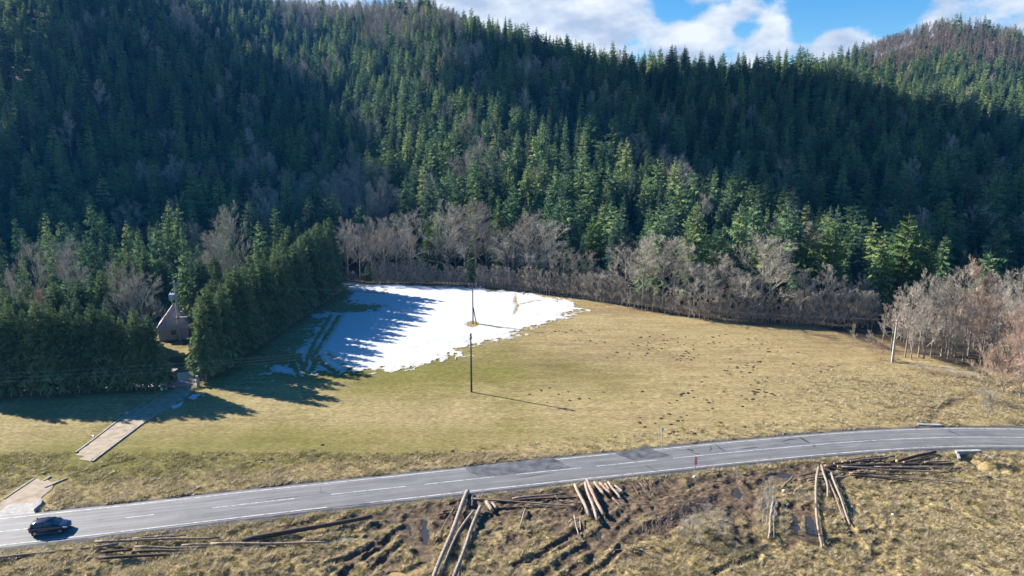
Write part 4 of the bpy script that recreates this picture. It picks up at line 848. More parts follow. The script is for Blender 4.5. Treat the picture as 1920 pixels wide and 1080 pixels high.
pb, wb = pole_obj('utility_pole', (887, 607), 10.4, .18, M['pole_wood'], 'wooden pole with a crossarm standing in the snow', [(9.9, 2.0, .2)], M['pole_wood'])
mb = MB(); mb.tube([(.8, .1, 0), (.1, 0, 4.2)], .12, 8); mb.build('brace', M['pole_wood'], pb)
pc, wc = pole_obj('utility_pole', (1673, 678), 9.0, .23, M['concrete_old'], 'pale concrete pole with a rusty crossarm by the right clump', [(8.7, 2.4, .15)], M['rust'], square=True)
mb = MB(); mb.tube([(.9, .12, 8.7), (.1, 0, 7.7)], .04, 6); mb.tube([(-.9, -.12, 8.7), (-.1, 0, 7.7)], .04, 6); mb.build('brace', M['rust'], pc)
XG, YG = G(338, 640); pd = empty('transformer_pole', (XG, YG, 0)); tag(pd, 'grey utility pole with a transformer rising behind the pyramid roof', 'utility pole')
Ht = htip(527, YG); mb = MB(); mb.tube([(0, 0, -.3), (0, 0, Ht)], [.26, .17], 10); mb.build('shaft', M['concrete'], pd)
mb = MB(); mb.box((.2, 0, Ht-.5), (2.6, .14, .14)); mb.build('crossarm', M['metal'], pd)
mb = MB(); mb.box((-.85, 0, Ht-3.6), (1.0, .8, 1.3)); mb.tube([(-1.1, 0, Ht-2.9), (-1.1, 0, Ht-2.5)], .08, 6); mb.tube([(-.6, 0, Ht-2.9), (-.6, 0, Ht-2.5)], .08, 6); mb.build('transformer', simple('transformer_white', (.7, .7, .78), .5), pd)
mb = MB(); mb.box((.5, 0, Ht-6.2), (1.4, .12, .12)); mb.box((1.0, 0, Ht-5.9), (.35, .3, .5)); mb.box((.75, 0, Ht-8.3), (2.6, .9, .12)); mb.box((.9, 0, Ht-7.4), (.5, .5, .9)); mb.build('switch_gear', M['metal'], pd)
def wire(p, q, sag, label, r=.016):
    p, q = Vector(p), Vector(q); mb = MB(); n = 24
    mb.tube([tuple(p.lerp(q, i/n)-Vector((0, 0, sag*4*(i/n)*(1-i/n)))) for i in range(n+1)], r, 4); tag(mb.build('wire', M['wire']), label, 'wire', 'wires of the power line across the meadow')
# line from the left frame side past the gate up to pole A
for dy, dz, lab in [(701, 0, 'top one of the three wires crossing in front of the left hedge'), (710, 1, 'middle one of the three wires crossing in front of the left hedge'), (718, 2, 'lowest one of the three wires crossing in front of the left hedge')]:
    Yw = 104; d = pdir(-60, dy+1.5); t = Yw/d.y; q = (d.x*t, Yw, CAMH+d.z*t); e = Vector((pa.location.x, pa.location.y, 10.5-dz*.35)); wire(q, e, .9, lab, .013)
for k, (i, j) in enumerate([(0, 0), (1, 1)]):
    wire(wa[i], wb[j], .4, ['left', 'right'][k]+' wire hanging between the two wooden poles', .010)
for k, (i, j) in enumerate([(0, 0), (1, 1), (1, 2)]):
    wire(wb[i], wc[j], 1.6, ['near', 'middle', 'far'][k]+' wire running from the snow pole to the concrete pole', .005)
for k in range(2):
    wire((XG+.9*(2*k-1)+.2, YG, Ht-.4), wb[k], 1.6, ['left', 'right'][k]+' wire from the transformer pole over the hedge to the snow pole', .012)
for k in range(3):
    x, y, z = wc[k]; wire((x, y, z), (x+60, y-18, z+.5), .8, ['near', 'middle', 'far'][k]+' wire leaving the concrete pole towards the right', .012)

# ------------------------------------------------------------------ house with a pyramid roof, gate, fence
def house():
    Y = Y0 = 152.0; X = (330-960)/FPX*(Y*math.cos(PITCH)+CAMH*math.sin(PITCH)); h = empty('cottage', (X, Y, 0), .35); tag(h, 'small cottage with a pinkish pyramid roof half hidden by the hedge', 'cottage')
    zr = htip(572, Y0); ze = htip(609, Y0)
    w = 3.6; mb = MB(); mb.box((0, 0, ze/2), (w*1.7, w*1.7, ze)); mb.build('wall', simple('plaster', (.45, .42, .45), .9), h)
    mb = MB(); e = w*1.0; V = [(-e, -e, ze-.1), (e, -e, ze-.1), (e, e, ze-.1), (-e, e, ze-.1), (0, 0, zr)]; mb.add(V, [(0, 1, 4), (1, 2, 4), (2, 3, 4), (3, 0, 4)]); mb.add([(-e, -e, ze-.22), (e, -e, ze-.22), (e, e, ze-.22), (-e, e, ze-.22)]+V[:4], [(0, 3, 2, 1), (0, 1, 5, 4), (1, 2, 6, 5), (2, 3, 7, 6), (3, 0, 4, 7)])
    m, t, b = mat('roof_sheet'); tc = nd(t, 'ShaderNodeTexCoord'); wv = nd(t, 'ShaderNodeTexWave'); wv.inputs['Scale'].default_value = 2.2; wv.bands_direction = 'X'; t.links.new(tc.outputs['Object'], wv.inputs['Vector'])
    t.links.new(ramp(t, wv.outputs[0], [(.1, (.42, .27, .26)), (.5, (.60, .42, .40))]), b.inputs['Base Color']); b.inputs['Roughness'].default_value = .55
    mb.build('roof', m, h)
    mb = MB()
    for a, b_ in ((0, 1), (1, 2), (2, 3), (3, 0)):
        mb.tube([V[a], V[4]], .08, 6)
    mb.build('ridge_cap', simple('ridge_cap', (.66, .5, .52), .5), h)
    mb = MB(); mb.box((0, -w*.85-.02, ze-1.1), (1.0, .06, 1.0)); mb.build('window', simple('window_glass', (.05, .06, .08), .1, spec=.6), h)
house()
def gate():
    a, b = np.array(G(312, 730)), np.array(G(371, 725)); d = b-a; L_ = np.hypot(*d); rz = math.atan2(d[1], d[0]); g = empty('gate', (a[0], a[1], 0), rz); tag(g, 'double metal slat gate closing the driveway between hedge rows', 'gate')
    hb = 1.75
    for x in (0, L_):
        mb = MB(); mb.box((x, 0, hb/2+.1), (.35, .35, hb+.3)); mb.box((x, 0, hb+.3), (.45, .45, .10)); mb.build('gate_post', M['concrete_old'], g)
    mg = simple('gate_metal', (.16, .15, .19), .5, .4)
    for k in range(2):
        x0 = .25+k*(L_-.5)/2; x1 = x0+(L_-.5)/2-.06; mb = MB()
        for z in (.25, .85, 1.5): mb.box(((x0+x1)/2, 0, z), (x1-x0, .05, .07))
        for x in np.arange(x0+.03, x1, .16): mb.box((x, 0, .9), (.07, .03, 1.4))
        mb.build('gate_leaf', mg, g)
    mb = MB(); mb.box((L_*.47, -.06, 1.1), (.55, .02, .4)); mb.build('sign_plate', M['blue'], g)
    mb = MB(); x, y = G(304, 733); mb.box((0, 0, .8), (.32, .3, 1.3)); mb.box((0, 0, 1.50), (.4, .38, .10)); mb.box((0, -.155, .95), (.18, .012, .3), 1)
    o = mb.build('meter_box', [M['white'], M['metal']], loc=(x, y, 0)); tag(o, 'small white meter cabinet standing left of the gate', 'cabinet')
    mb = MB(); x, y = G(311, 722); mb.box((0, 0, 1.2), (2.2, 1.6, 2.1)); mb.box((0, 0, 2.3), (2.6, 2.0, .12), 1); mb.box((0, -.81, 1.0), (.8, .03, 1.7), 1); o = mb.build('shed', [simple('shed_wall', (.12, .10, .10), .8), M['concrete_old']], loc=(x, y+1.5, 0)); tag(o, 'small dark flat roofed shed behind the gate post', 'shed')
gate()
def fence(p0, p1, n, label):
    a, b = np.array(G(*p0)), np.array(G(*p1)); d = b-a; L_ = np.hypot(*d); f = empty('fence', (a[0], a[1], 0), math.atan2(d[1], d[0])); tag(f, label, 'fence')
    for i in range(n+1):
        mb = MB(); mb.box((L_*i/n, 0, .75), (.12, .12, 1.7)); mb.build('post', M['concrete_old'], f)
    mb = MB()
    for z in np.arange(.2, 1.5, .22): mb.tube([(0, -.07, z), (L_, -.07, z)], .012, 4)
    for x in np.arange(0, L_, .35): mb.tube([(x, -.07, .15), (x, -.07, 1.45)], .008, 4)
    mb.build('wire_mesh', M['metal'], f)
fence((-90, 749), (309, 731), 22, 'wire mesh fence with concrete posts under the roadside hedge')
fence((374, 724), (640, 547), 34, 'wire mesh fence with concrete posts along the long hedge')

# ------------------------------------------------------------------ signs and culverts
def roadsign():
    X, Y = G(1303, 893); X, Y = G(1303, 890); r = empty('road_sign', (X, Y, -.3)); tag(r, 'small red and white upright marker beside the near road edge', 'road marker')
    mb = MB(); mb.tube([(0, 0, -.2), (0, 0, 2.9)], .035, 8); mb.build('post', M['metal'], r)
    mb = MB(); mb.box((0, -.05, 2.35), (.34, .03, 1.1)); mb.build('panel', M['red'], r)
    mb = MB()
    for z in (2.1, 2.42, 2.70): mb.box((0, -.07, z), (.22, .012, .15))
    mb.build('white_panel', M['white'], r)
    mb = MB(); mb.tube([(0, 0, 1.2), (0, 0, 1.5)], .05, 8); mb.tube([(0, 0, 1.6), (0, 0, 1.72)], .05, 8); mb.build('red_band', M['red'], r)
    mb = MB(); mb.box((0, 0, .05), (.5, .4, .3), taper=.7); mb.build('base', M['concrete'], r)
roadsign()
X, Y = G(1241, 838); r = empty('marker_post', (X, Y, 0)); tag(r, 'thin pale post with a small blue plate across the road', 'marker post')
mb = MB(); mb.tube([(0, 0, -.2), (0, 0, 3.1)], .045, 8); mb.build('post', M['metal'], r)
mb = MB(); mb.box((0, -.06, 2.8), (.26, .03, .6)); mb.build('plate', simple('pale_blue_plate', (.35, .5, .65), .4), r)
def culvert(p0, p1, h, far, label):
    a, b = np.array(G(*p0)), np.array(G(*p1)); d = b-a; L_ = np.hypot(*d); c = empty('culvert', ((a[0]+b[0])/2, (a[1]+b[1])/2, 0), math.atan2(d[1], d[0])); tag(c, label, 'culvert')
    mb = MB(); mb.box((0, 0, .14), (L_, .5, .26)); mb.build('coping', M['concrete_old'], c)
    mb = MB(); s = -1 if not far else 1
    mb.box((-L_*.38, s*.02, -.75), (L_*.24, .42, 1.52)); mb.box((L_*.38, s*.02, -.75), (L_*.24, .42, 1.52)); mb.box((0, s*.02, -.18), (L_*.52, .42, .36)); mb.build('headwall', M['concrete_old'], c)
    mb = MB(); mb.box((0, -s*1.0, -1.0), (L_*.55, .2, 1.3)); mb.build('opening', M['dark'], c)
    mb = MB()
    for q in (-1, 1): mb.box((q*L_*.56, s*.9, -.45), (.3, 2.0, .8), rz=-q*s*.5)
    mb.build('wing_wall', M['concrete_old'], c)
culvert((1720, 797.5), (1765, 799), .3, True, 'white topped stone culvert head on the far side of the road')
culvert((1792, 848), (1838, 847), .4, False, 'concrete culvert head with a dark opening below the near road edge')

# ------------------------------------------------------------------ logs
def log(p0, p1, r0, r1, m, label, z0=0.0, z1=0.0, bend=0.0, group='felled logs lying beside the road', capm='cut_dull', nm='log'):
    a, b = G(*p0), G(*p1); ga = -.15; r0 *= .86; r1 *= .8; P0 = Vector((a[0], a[1], z0+ga+r0)); P1 = Vector((b[0], b[1], z1+ga+r1)); n = max(5, int((P1-P0).length/1.2))
    d = (P1-P0).normalized(); s = Vector((-d.y, d.x, 0)); pts = []; rad = []; ph = rnd.random()*6
    for i in range(n+1):
        t = i/n; q = P0.lerp(P1, t)+s*(bend*math.sin(math.pi*t)+.05*math.sin(ph+t*9)*min(1, (P1-P0).length/8)); q.z += .03*math.sin(ph*2+t*7); pts.append(q-P0); rad.append(r0+(r1-r0)*t)
    mb = MB(); mb.tube(pts, rad, 9, 0, True, 1, .07)
    for k in range(int((P1-P0).length/1.6)):   # branch stubs
        t = rnd.uniform(.1, .95); i = int(t*n); c = pts[i]; az = rnd.random()*6.28; dd = (s*math.cos(az)+Vector((0, 0, 1))*abs(math.sin(az))+d*.3).normalized(); L_ = rad[i]+rnd.uniform(.04, .16); mb.tube([tuple(c), tuple(c+dd*L_)], .035, 5, 0)
    o = mb.build(nm, [M[m], M[capm]], smooth=True, loc=P0); tag(o, label, 'log', group); return o
A = 'pale logs left of the centre pile'
log((877, 925), (810, 1095), .34, .27, 'log_pale', 'longest thick pale log reaching from the road verge out of the picture', .15, .2, group=A)
log((888, 960), (822, 1090), .2, .12, 'log_pale', 'curved pale log crossing towards the longest thick log', .2, .2, -.5, A)
log((900, 953), (848, 1092), .27, .22, 'log_pale', 'straight pale log, rightmost of the long pale ones', .2, .1, group=A)
log((869, 1032), (857, 1090), .12, .1, 'log_mid', 'short thin log against the bottom of the rightmost pale log', .1, .1, group=A)
log((851, 952), (814, 1019), .1, .07, 'log_mid', 'thin pale log lying apart left of the longest log', .1, .05, group=A)
log((878, 972), (850, 1016), .13, .1, 'log_dark', 'dark thin log hidden between the long pale logs', 0, 0, group=A)
log((882, 938), (874, 955), .16, .15, 'log_mid', 'short stub beside the top of the longest log', 0, 0, group=A)
log((886, 931), (886, 948), .24, .22, 'log_dark', 'short dark block at the top of the pale logs', 0, 0, group=A)
log((863, 937), (841, 944), .16, .14, 'log_dark', 'short dark log at the verge left of the longest log', group=A)
log((829, 958), (862, 954), .12, .1, 'log_dark', 'small dark log behind the thin pale one', group=A)
log((820, 965), (846, 960), .12, .1, 'log_dark', 'small dark log above the water-filled ruts', group=A)
log((912, 943), (923, 959), .3, .28, 'log_pale', 'stubby thick block with a reddish end beside the pale logs', .05, .05, group=A, capm='cut')
log((923, 944), (931, 953), .24, .22, 'log_red', 'smaller stubby block with an orange end', .0, .0, group=A, capm='cut')
B_ = 'dark poles between the pale logs and the sawn pile'
log((884, 936), (1082, 950), .14, .09, 'log_mid', 'long thin log running right from the pale logs', .15, .1, group=B_)
log((961, 935), (1058, 925), .16, .12, 'log_mid', 'straight grey log uppermost near the road verge', .05, .05, group=B_)
log((935, 939), (1086, 931), .13, .12, 'log_dark', 'dark log just below the uppermost grey one', group=B_)
log((925, 952), (1022, 949.5), .12, .09, 'log_dark', 'dark log lowest of the horizontal ones', group=B_)
log((1049, 937), (1092, 943), .08, .06, 'log_mid', 'thin stick touching the sawn pile', group=B_)
log((1092, 944), (1082, 959), .12, .10, 'log_dark', 'short dark log leaning at the pile foot', group=B_)
log((1040, 927), (1047, 938), .04, .03, 'log_pale', 'thin pale branch standing over the dark logs', .1, .1, group=B_)
D_ = 'sawn logs in the centre pile'
log((1077, 912), (1106, 969), .24, .26, 'log_pale', 'thick pale log at the left side of the sawn pile', .25, .1, group=D_)
log((1096, 909), (1121, 978), .22, .24, 'log_pale', 'longest thick pale log in the middle of the sawn pile', .3, .1, group=D_)
log((1103, 914), (1131, 967), .22, .27, 'log_red', 'thick reddish log at the right of the sawn pile', .3, .15, group=D_, capm='cut')
for (a_, b_, r_, m_, lab, z_) in [((1100, 907), (1114, 930), .2, 'log_red', 'short reddish log on the top left of the sawn pile', .55), ((1114, 910), (1133, 930), .2, 'log_pale', 'short pale log lying across the sawn pile', .45), ((1124, 911), (1145, 928), .2, 'log_red', 'reddish short log right of the crossing one', .4), ((1140, 909), (1164, 937), .2, 'log_pale', 'pale short log slanting at the right side of the sawn pile', .35), ((1135, 912), (1143, 922), .22, 'log_red', 'stubby reddish log amid the right side of the pile', .3), ((1153, 912), (1168, 923), .2, 'log_pale', 'rightmost short log of the sawn pile', .1), ((1147, 916), (1165, 924), .18, 'log_red', 'short reddish log under the rightmost ones', .05), ((1120, 916), (1129, 926), .22, 'log_red', 'stubby reddish log in the middle of the pile top', .3), ((1108, 915), (1120, 935), .2, 'log_mid', 'grey short log low in the pile middle', .1), ((1148, 933), (1165, 948), .07, 'log_pale', 'thin pale stick at the right foot of the pile', .05), ((1124, 970), (1130, 979), .09, 'log_mid', 'small broken piece below the sawn pile', .0)]:
    log(a_, b_, r_, r_*.95, m_, lab, z_, z_*.5, group=D_, capm='cut')
E_ = 'small loose logs on the muddy grass'
for (a_, b_, r_, lab) in [((985, 955), (975, 989), .12, 'small pale log lying alone below the horizontal logs'), ((1076, 968), (1085, 1006), .11, 'thin pale log left of two below the sawn pile'), ((1087.5, 970), (1088.5, 995), .09, 'thin pale log right of two below the sawn pile'), ((984, 1003), (996, 996), .08, 'tiny grey piece in the mud below the loose log'), ((985, 1030), (978, 1041), .1, 'tiny grey piece lowest in the middle grass'), ((872, 1010), (869, 1025), .08, 'short stick near the crossing of the pale logs')]:
    log(a_, b_, r_, r_*.9, 'log_pale', lab, .15, .15, group=E_)
F_ = 'dark logs along the left near verge'
for (a_, b_, r_, m_, lab, z_) in [((-20, 1054), (222, 1025), .2, 'log_mid', 'long weathered log at the lower left frame edge', .1), ((179, 1022), (412, 1013), .18, 'log_mid', 'long log right below the car shadow end', .2), ((249, 1014.5), (350, 1007), .13, 'log_mid', 'shorter log uppermost of the left heap', .15), ((290, 1013), (345, 1010.5), .1, 'log_pale', 'thin pale pole on the uppermost left logs', .35), ((190, 1038.5), (249, 1034), .19, 'log_dark', 'short dark log left in the lower heap', 0),
    ((249, 1037), (394, 1036), .18, 'log_dark', 'dark log in the middle of the lower heap', .05), ((253, 1030.5), (388, 1031), .16, 'log_mid', 'grey log on top of the lower heap', .1), ((187, 1052), (385, 1040), .22, 'log_dark', 'thick dark log lowest in the left heap', .1), ((341, 1026), (446, 1024.5), .14, 'log_mid', 'grey log right end of the lower heap', .1), ((380, 1035), (492, 1029), .12, 'log_mid', 'thin grey pole bridging the heap and the thick dark log', .05),
    ((454, 1019), (698, 974), .36, 'log_dark', 'very thick dark log slanting up towards the road', .05), ((395, 1026), (619, 1022), .19, 'log_red', 'reddish straight log below the pale puddle', .15), ((424, 1030), (520, 1029), .1, 'log_dark', 'thin dark branch beneath the reddish log', 0), ((560, 997), (700, 975), .12, 'log_mid', 'thin grey pole along the top of the thick dark log', .2), ((0, 1044), (60, 1036), .1, 'log_dark', 'thin dark branch above the lower left weathered log', 0)]:
    log(a_, b_, r_, r_*.8, m_, lab, z_+.22, z_+.2, group=F_)
H_ = 'pale poles on the right muddy ground'
log((1535, 880), (1542, 1028), .21, .16, 'log_pale', 'long curved pale log standing out downwards from the fan', .3, .1, -.55, H_)
log((1539, 877), (1553, 933), .2, .17, 'log_pale', 'pale log right beside the curved one, half its length', .35, .15, .2, H_)
log((1555, 905), (1585, 979), .13, .11, 'log_mid', 'thin grey log, left of the two leaning to the right', .25, .05, 0, H_)
log((1558, 891), (1594, 984), .18, .14, 'log_pale', 'pale log, right of the two leaning to the right', .35, .1, 0, H_)
log((1449, 936), (1441, 1013), .18, .15, 'log_pale', 'pale log by the bare sapling, left of its pair', .2, .2, 0, H_)
log((1452.5, 941), (1450.5, 1009), .1, .08, 'log_mid', 'thin pole with twigs, right of the pair by the sapling', .2, .2, 0, H_)
log((1487, 894), (1469, 911), .17, .16, 'log_mid', 'short log lying apart in the mud left of the fan', 0, 0, 0, H_)
I_ = 'dark logs fanned out by the culvert'
fan = [((1546, 873), (1636, 854), .15, 'dark', 'uppermost thin log of the fan pointing at the road'), ((1564, 872), (1656, 856), .16, 'dark', 'second dark log of the fan from the road'), ((1578, 871), (1677, 858), .18, 'mid', 'third log of the fan with a grey top'), ((1594, 871), (1678, 865), .14, 'dark', 'short dark log in the upper middle of the fan'), ((1583, 875), (1700, 870), .14, 'mid', 'grey log just above the long middle one'),
 ((1681, 868), (1753, 850), .28, 'dark', 'thick dark log with an orange cut end right in the fan'), ((1694, 871), (1758, 856), .16, 'dark', 'dark log under the orange ended one'), ((1733, 873), (1778, 866), .15, 'mid', 'short grey log at the right of the fan'), ((1548, 875), (1787, 872), .24, 'dark', 'long thick dark log in the middle of the fan'), ((1640, 878), (1801, 877), .16, 'mid', 'grey tipped log poking out at the right of the fan'),
 ((1570, 880), (1745, 881), .2, 'dark', 'dark log low in the middle of the fan'), ((1578, 882), (1778, 889), .14, 'mid', 'long grey log slightly sloping to the right'), ((1592, 886), (1823, 906), .13, 'mid', 'longest thin pole of the fan, lowest right end'), ((1593, 889), (1784, 908), .14, 'mid', 'long pole just under the longest thin one'), ((1597, 891), (1711, 893), .12, 'dark', 'dark short pole below the middle of the fan'), ((1592, 896), (1711, 903), .14, 'dark', 'lowest dark log in the right fan'),
 ((1498, 900), (1583, 886), .13, 'mid', 'uppermost pole pointing left from the fan'), ((1514, 904), (1572, 893), .12, 'dark', 'second pole pointing left from the fan'), ((1517, 909), (1556, 901), .12, 'mid', 'third short pole pointing left from the fan'), ((1545, 881), (1592, 885), .14, 'dark', 'short dark log at the crossing of the fan'), ((1497, 893), (1548, 884), .11, 'dark', 'thin dark pole left of the fan crossing'), ((1560, 900), (1588, 894), .18, 'mid', 'stubby log in front of the fan crossing')]
for k, (a_, b_, r_, m_, lab) in enumerate(fan):
    log(a_, b_, r_, r_*(.6 if 'thin' in lab else .8), 'log_'+m_, lab, .05+.16*(k % 4), .05+.10*(k % 3), group=I_, capm='cut' if 'orange' in lab or k in (12, 13, 19) else 'cut_dull')

# ------------------------------------------------------------------ bushes, brushwood, saplings, stones
def small_bare(K, name, px, py, H, w, label, cat, group=None): 
    X, Y = G(px, py); return place(K, name, X, Y, H, label, cat, group, w, z=-.2)
BUSH = (bare_mesh(501, 6, 4.0, M['bare_brown'], .02, .5, 13, 1.0, .03), trunk_mesh(3, .05, M['bark_grey']), 6)
BUSH2 = (bare_mesh(502, 6, 3.2, M['bare_brown'], .02, 1.1, 12, 1.0, .03), trunk_mesh(4, .05, M['bark_grey']), 6)
SAP = (bare_mesh(503, 8, 1.9, M['bare'], .12, 1.0, 9, .8, .03), trunk_mesh(7.5, .06, M['bark_pale']), 8)
small_bare(BUSH, 'bush', 1325, 1002, 2.6, 1.5, 'round brown leafless bush on the hummock below the brushwood', 'bush')
small_bare(BUSH, 'bush', 1300, 1008, 2.0, 1.4, 'lower brown bush on the left side of the round one', 'bush')
small_bare(SAP, 'sapling', 1437, 985, 6.0, 1.1, 'taller thin bare sapling left of the paired poles', 'sapling')
small_bare(SAP, 'sapling', 1430, 975, 4.8, 1.2, 'smaller bare sapling behind the taller one', 'sapling')
small_bare(BUSH2, 'bush', 1500, 945, 1.8, 1.3, 'brown leafless bush below the dark puddle', 'bush')
small_bare(BUSH2, 'bush', 1380, 900, 1.4, 1.0, 'small bare bush by the rut near the road', 'bush')
small_bare(BUSH2, 'bush', 1850, 785, 3.4, .8, 'lone little leafless tree beyond the road at the right', 'bush')
small_bare(BUSH, 'bush', 1852, 757, 2.2, 1.6, 'low bare bush at the brook near the right frame edge', 'bush')
small_bare(BUSH, 'bush', 1730, 697, 1.3, 3.0, 'low tangle of dry brush right of the concrete pole', 'bush')
small_bare(BUSH, 'bush', 1775, 702, 1.2, 3.0, 'low tangle of dry brush in front of the right clump', 'bush')
small_bare(BUSH, 'bush', 1822, 712, 1.3, 2.6, 'low tangle of dry brush beside the pinkish bushes', 'bush')
def brush(px, py, L_, W_, n, az, label):
    X, Y = G(px, py); mb = MB()
    for i in range(n):
        a = az+rnd.gauss(0, .35); l = rnd.uniform(.6, 2.6); x, y = rnd.gauss(0, L_/2), rnd.gauss(0, W_/2); xx = x*math.cos(az)-y*math.sin(az); yy = x*math.sin(az)+y*math.cos(az); z = .1+.5*max(0, 1-abs(x)/L_)*rnd.random()
        d = Vector((math.cos(a), math.sin(a), rnd.uniform(-.1, .3))); p = Vector((xx, yy, z)); mb.tube([tuple(p), tuple(p+d*l*.5+Vector((0, 0, .05))), tuple(p+d*l)], [.035, .025, .01], 4, cap=False)
    o = mb.build('brushwood', M['log_mid'], loc=(X, Y, -.2)); tag(o, label, 'brushwood', 'heaps of cut branches'); return o
brush(1262, 972, 5, 2.0, 110, .55, 'wide heap of cut branches left of the round brown bush')
brush(1300, 948, 4, 1.2, 60, .4, 'narrow heap of cut branches above the wide one')
brush(1235, 990, 3, 1.6, 60, .9, 'lower end heap of cut branches near the bare ground')
brush(1195, 1035, 3, 2, 26, -.5, 'loose pale sticks in the grass right of the wheel tracks')
brush(1210, 915, 3, 1.2, 24, 1.5, 'few loose sticks in the grass below the road')
brush(440, 1032, 3.0, .5, 50, .1, 'branches caught between the left logs')
brush(1690, 876, 8, .8, 60, .05, 'branches caught within the log fan')
def stone(px, py, s, label, m='concrete', z=-.1):
    X, Y = G(px, py); g = np.random.default_rng(int(px*7+py)); me = bpy.data.meshes.new('stone'); import bmesh as bm_
    b = bm_.new(); bm_.ops.create_icosphere(b, subdivisions=2, radius=s)
    for v in b.verts: v.co *= (1+.22*(g.random()-.5)); v.co.z *= .6
    b.to_mesh(me); b.free(); me.materials.append(M[m]); o = link('stone', me, loc=(X, Y, z)); tag(o, label, 'stone', 'stones')
for x, y, s, lab, m in [(1302, 893, .25, 'pale stone at the foot of the red and white marker', 'concrete'), (1470, 919, .28, 'pale stone at the left end of the dark puddle', 'concrete'), (1361, 982, .4, 'dark rounded stone between bush and sapling', 'concrete_old'), (1674, 963, .18, 'tiny white stone in the dry grass at the right', 'white'), (284, 896, .18, 'tiny white stone in the meadow above the road', 'white'), (1183, 897, .2, 'stone at the verge right of the sawn pile', 'log_red')]: stone(x, y, s, lab, m)
def slab(pts, h, label, nm='concrete_slab', m='concrete_old'):
    o = sheet(nm, pl(pts), h, M[m], thickn=h+.3); 
    if 'kind' in o: del o['kind']
    tag(o, label, 'slab')
slab([(64, 960), (62, 950), (76, 938), (80, 941), (78, 948)], .35, 'tilted broken concrete slab at the end of the lower driveway')
# snow remnants in the shade by the driveway
for k, (pts, lab) in enumerate([([(352, 747), (362, 740), (388, 738), (383, 744), (362, 750)], 'a'), ([(320, 762), (335, 758), (345, 752), (338, 763), (325, 768)], 'b'), ([(232, 774), (240, 772), (244, 775), (236, 777)], 'c'), ([(206, 779), (214, 777), (216, 780)], 'd'), ([(170, 818), (177, 816), (176, 820)], 'e'), ([(455, 726), (468, 723), (474, 727), (462, 730)], 'f'), ([(582, 590), (600, 588), (604, 594), (588, 597)], 'g'), ([(-20, 735), (30, 728), (60, 731), (30, 737)], 'h'), ([(85, 731), (120, 728), (126, 733)], 'i'), ([(160, 729), (200, 726), (190, 732)], 'j')]):
    sheet('snow_remnant', pl(pts), .07, M['snow'])

# molehills
def mole_meshes():
    r = []
    for k in range(4):
        g = np.random.default_rng(900+k); V = [(0, 0, .17)]; F = []
        for j, (rr, z) in enumerate([(.12, .15), (.24, .06), (.36, -.06)]):
            for i in range(9): a = i*.698; q = rr*(1+.3*(g.random()-.5)); V.append((q*math.cos(a)*1.2, q*math.sin(a), z+.03*g.random()))
        for i in range(9): F.append((0, 1+i, 1+(i+1) % 9))
        for j in range(2):
            for i in range(9): a = 1+j*9+i; b = 1+j*9+(i+1) % 9; F.append((a, a+9, b+9)); F.append((a, b+9, b))
        r.append(mesh_of('molehill', V, F, [M['mole']], smooth=True))
    return r
MM = mole_meshes()
clusters = [(1075, 621, 45, 3, 14), (1100, 640, 40, 8, 8), (1240, 640, 60, 14, 22), (1290, 668, 35, 8, 22), (1350, 640, 60, 10, 12), (1390, 690, 35, 14, 26), (1420, 735, 25, 16, 24), (1190, 665, 50, 12, 8), (1250, 790, 60, 8, 14), (1180, 745, 90, 10, 8), (1440, 660, 70, 18, 16), (1480, 800, 80, 6, 10), (1010, 740, 80, 20, 8), (470, 865, 70, 10, 10), (640, 850, 90, 14, 10), (330, 870, 60, 8, 8), (1330, 745, 60, 22, 16), (1550, 690, 50, 10, 8), (820, 850, 80, 8, 8), (1290, 810, 60, 4, 10)]
nm = 0
for (cx, cy, sx, sy, n) in clusters:
    for i in range(n):
        px, py = cx+rnd.gauss(0, sx*.6), cy+rnd.gauss(0, sy*.6); X, Y = G(px, py)
        if abs(float(road_sd(np.array([X]), np.array([Y]))[0])) < 7: continue
        z = hz1(X, Y); o = link('molehill', MM[nm % 4], loc=(X, Y, z), rot=(0, 0, rnd.random()*6)); s = rnd.uniform(.45, 1.1); o.scale = (s*1.15, s, s*.9)
        tag(o, 'dark earth molehill on the dry meadow', 'molehill', 'molehills across the meadow'); nm += 1

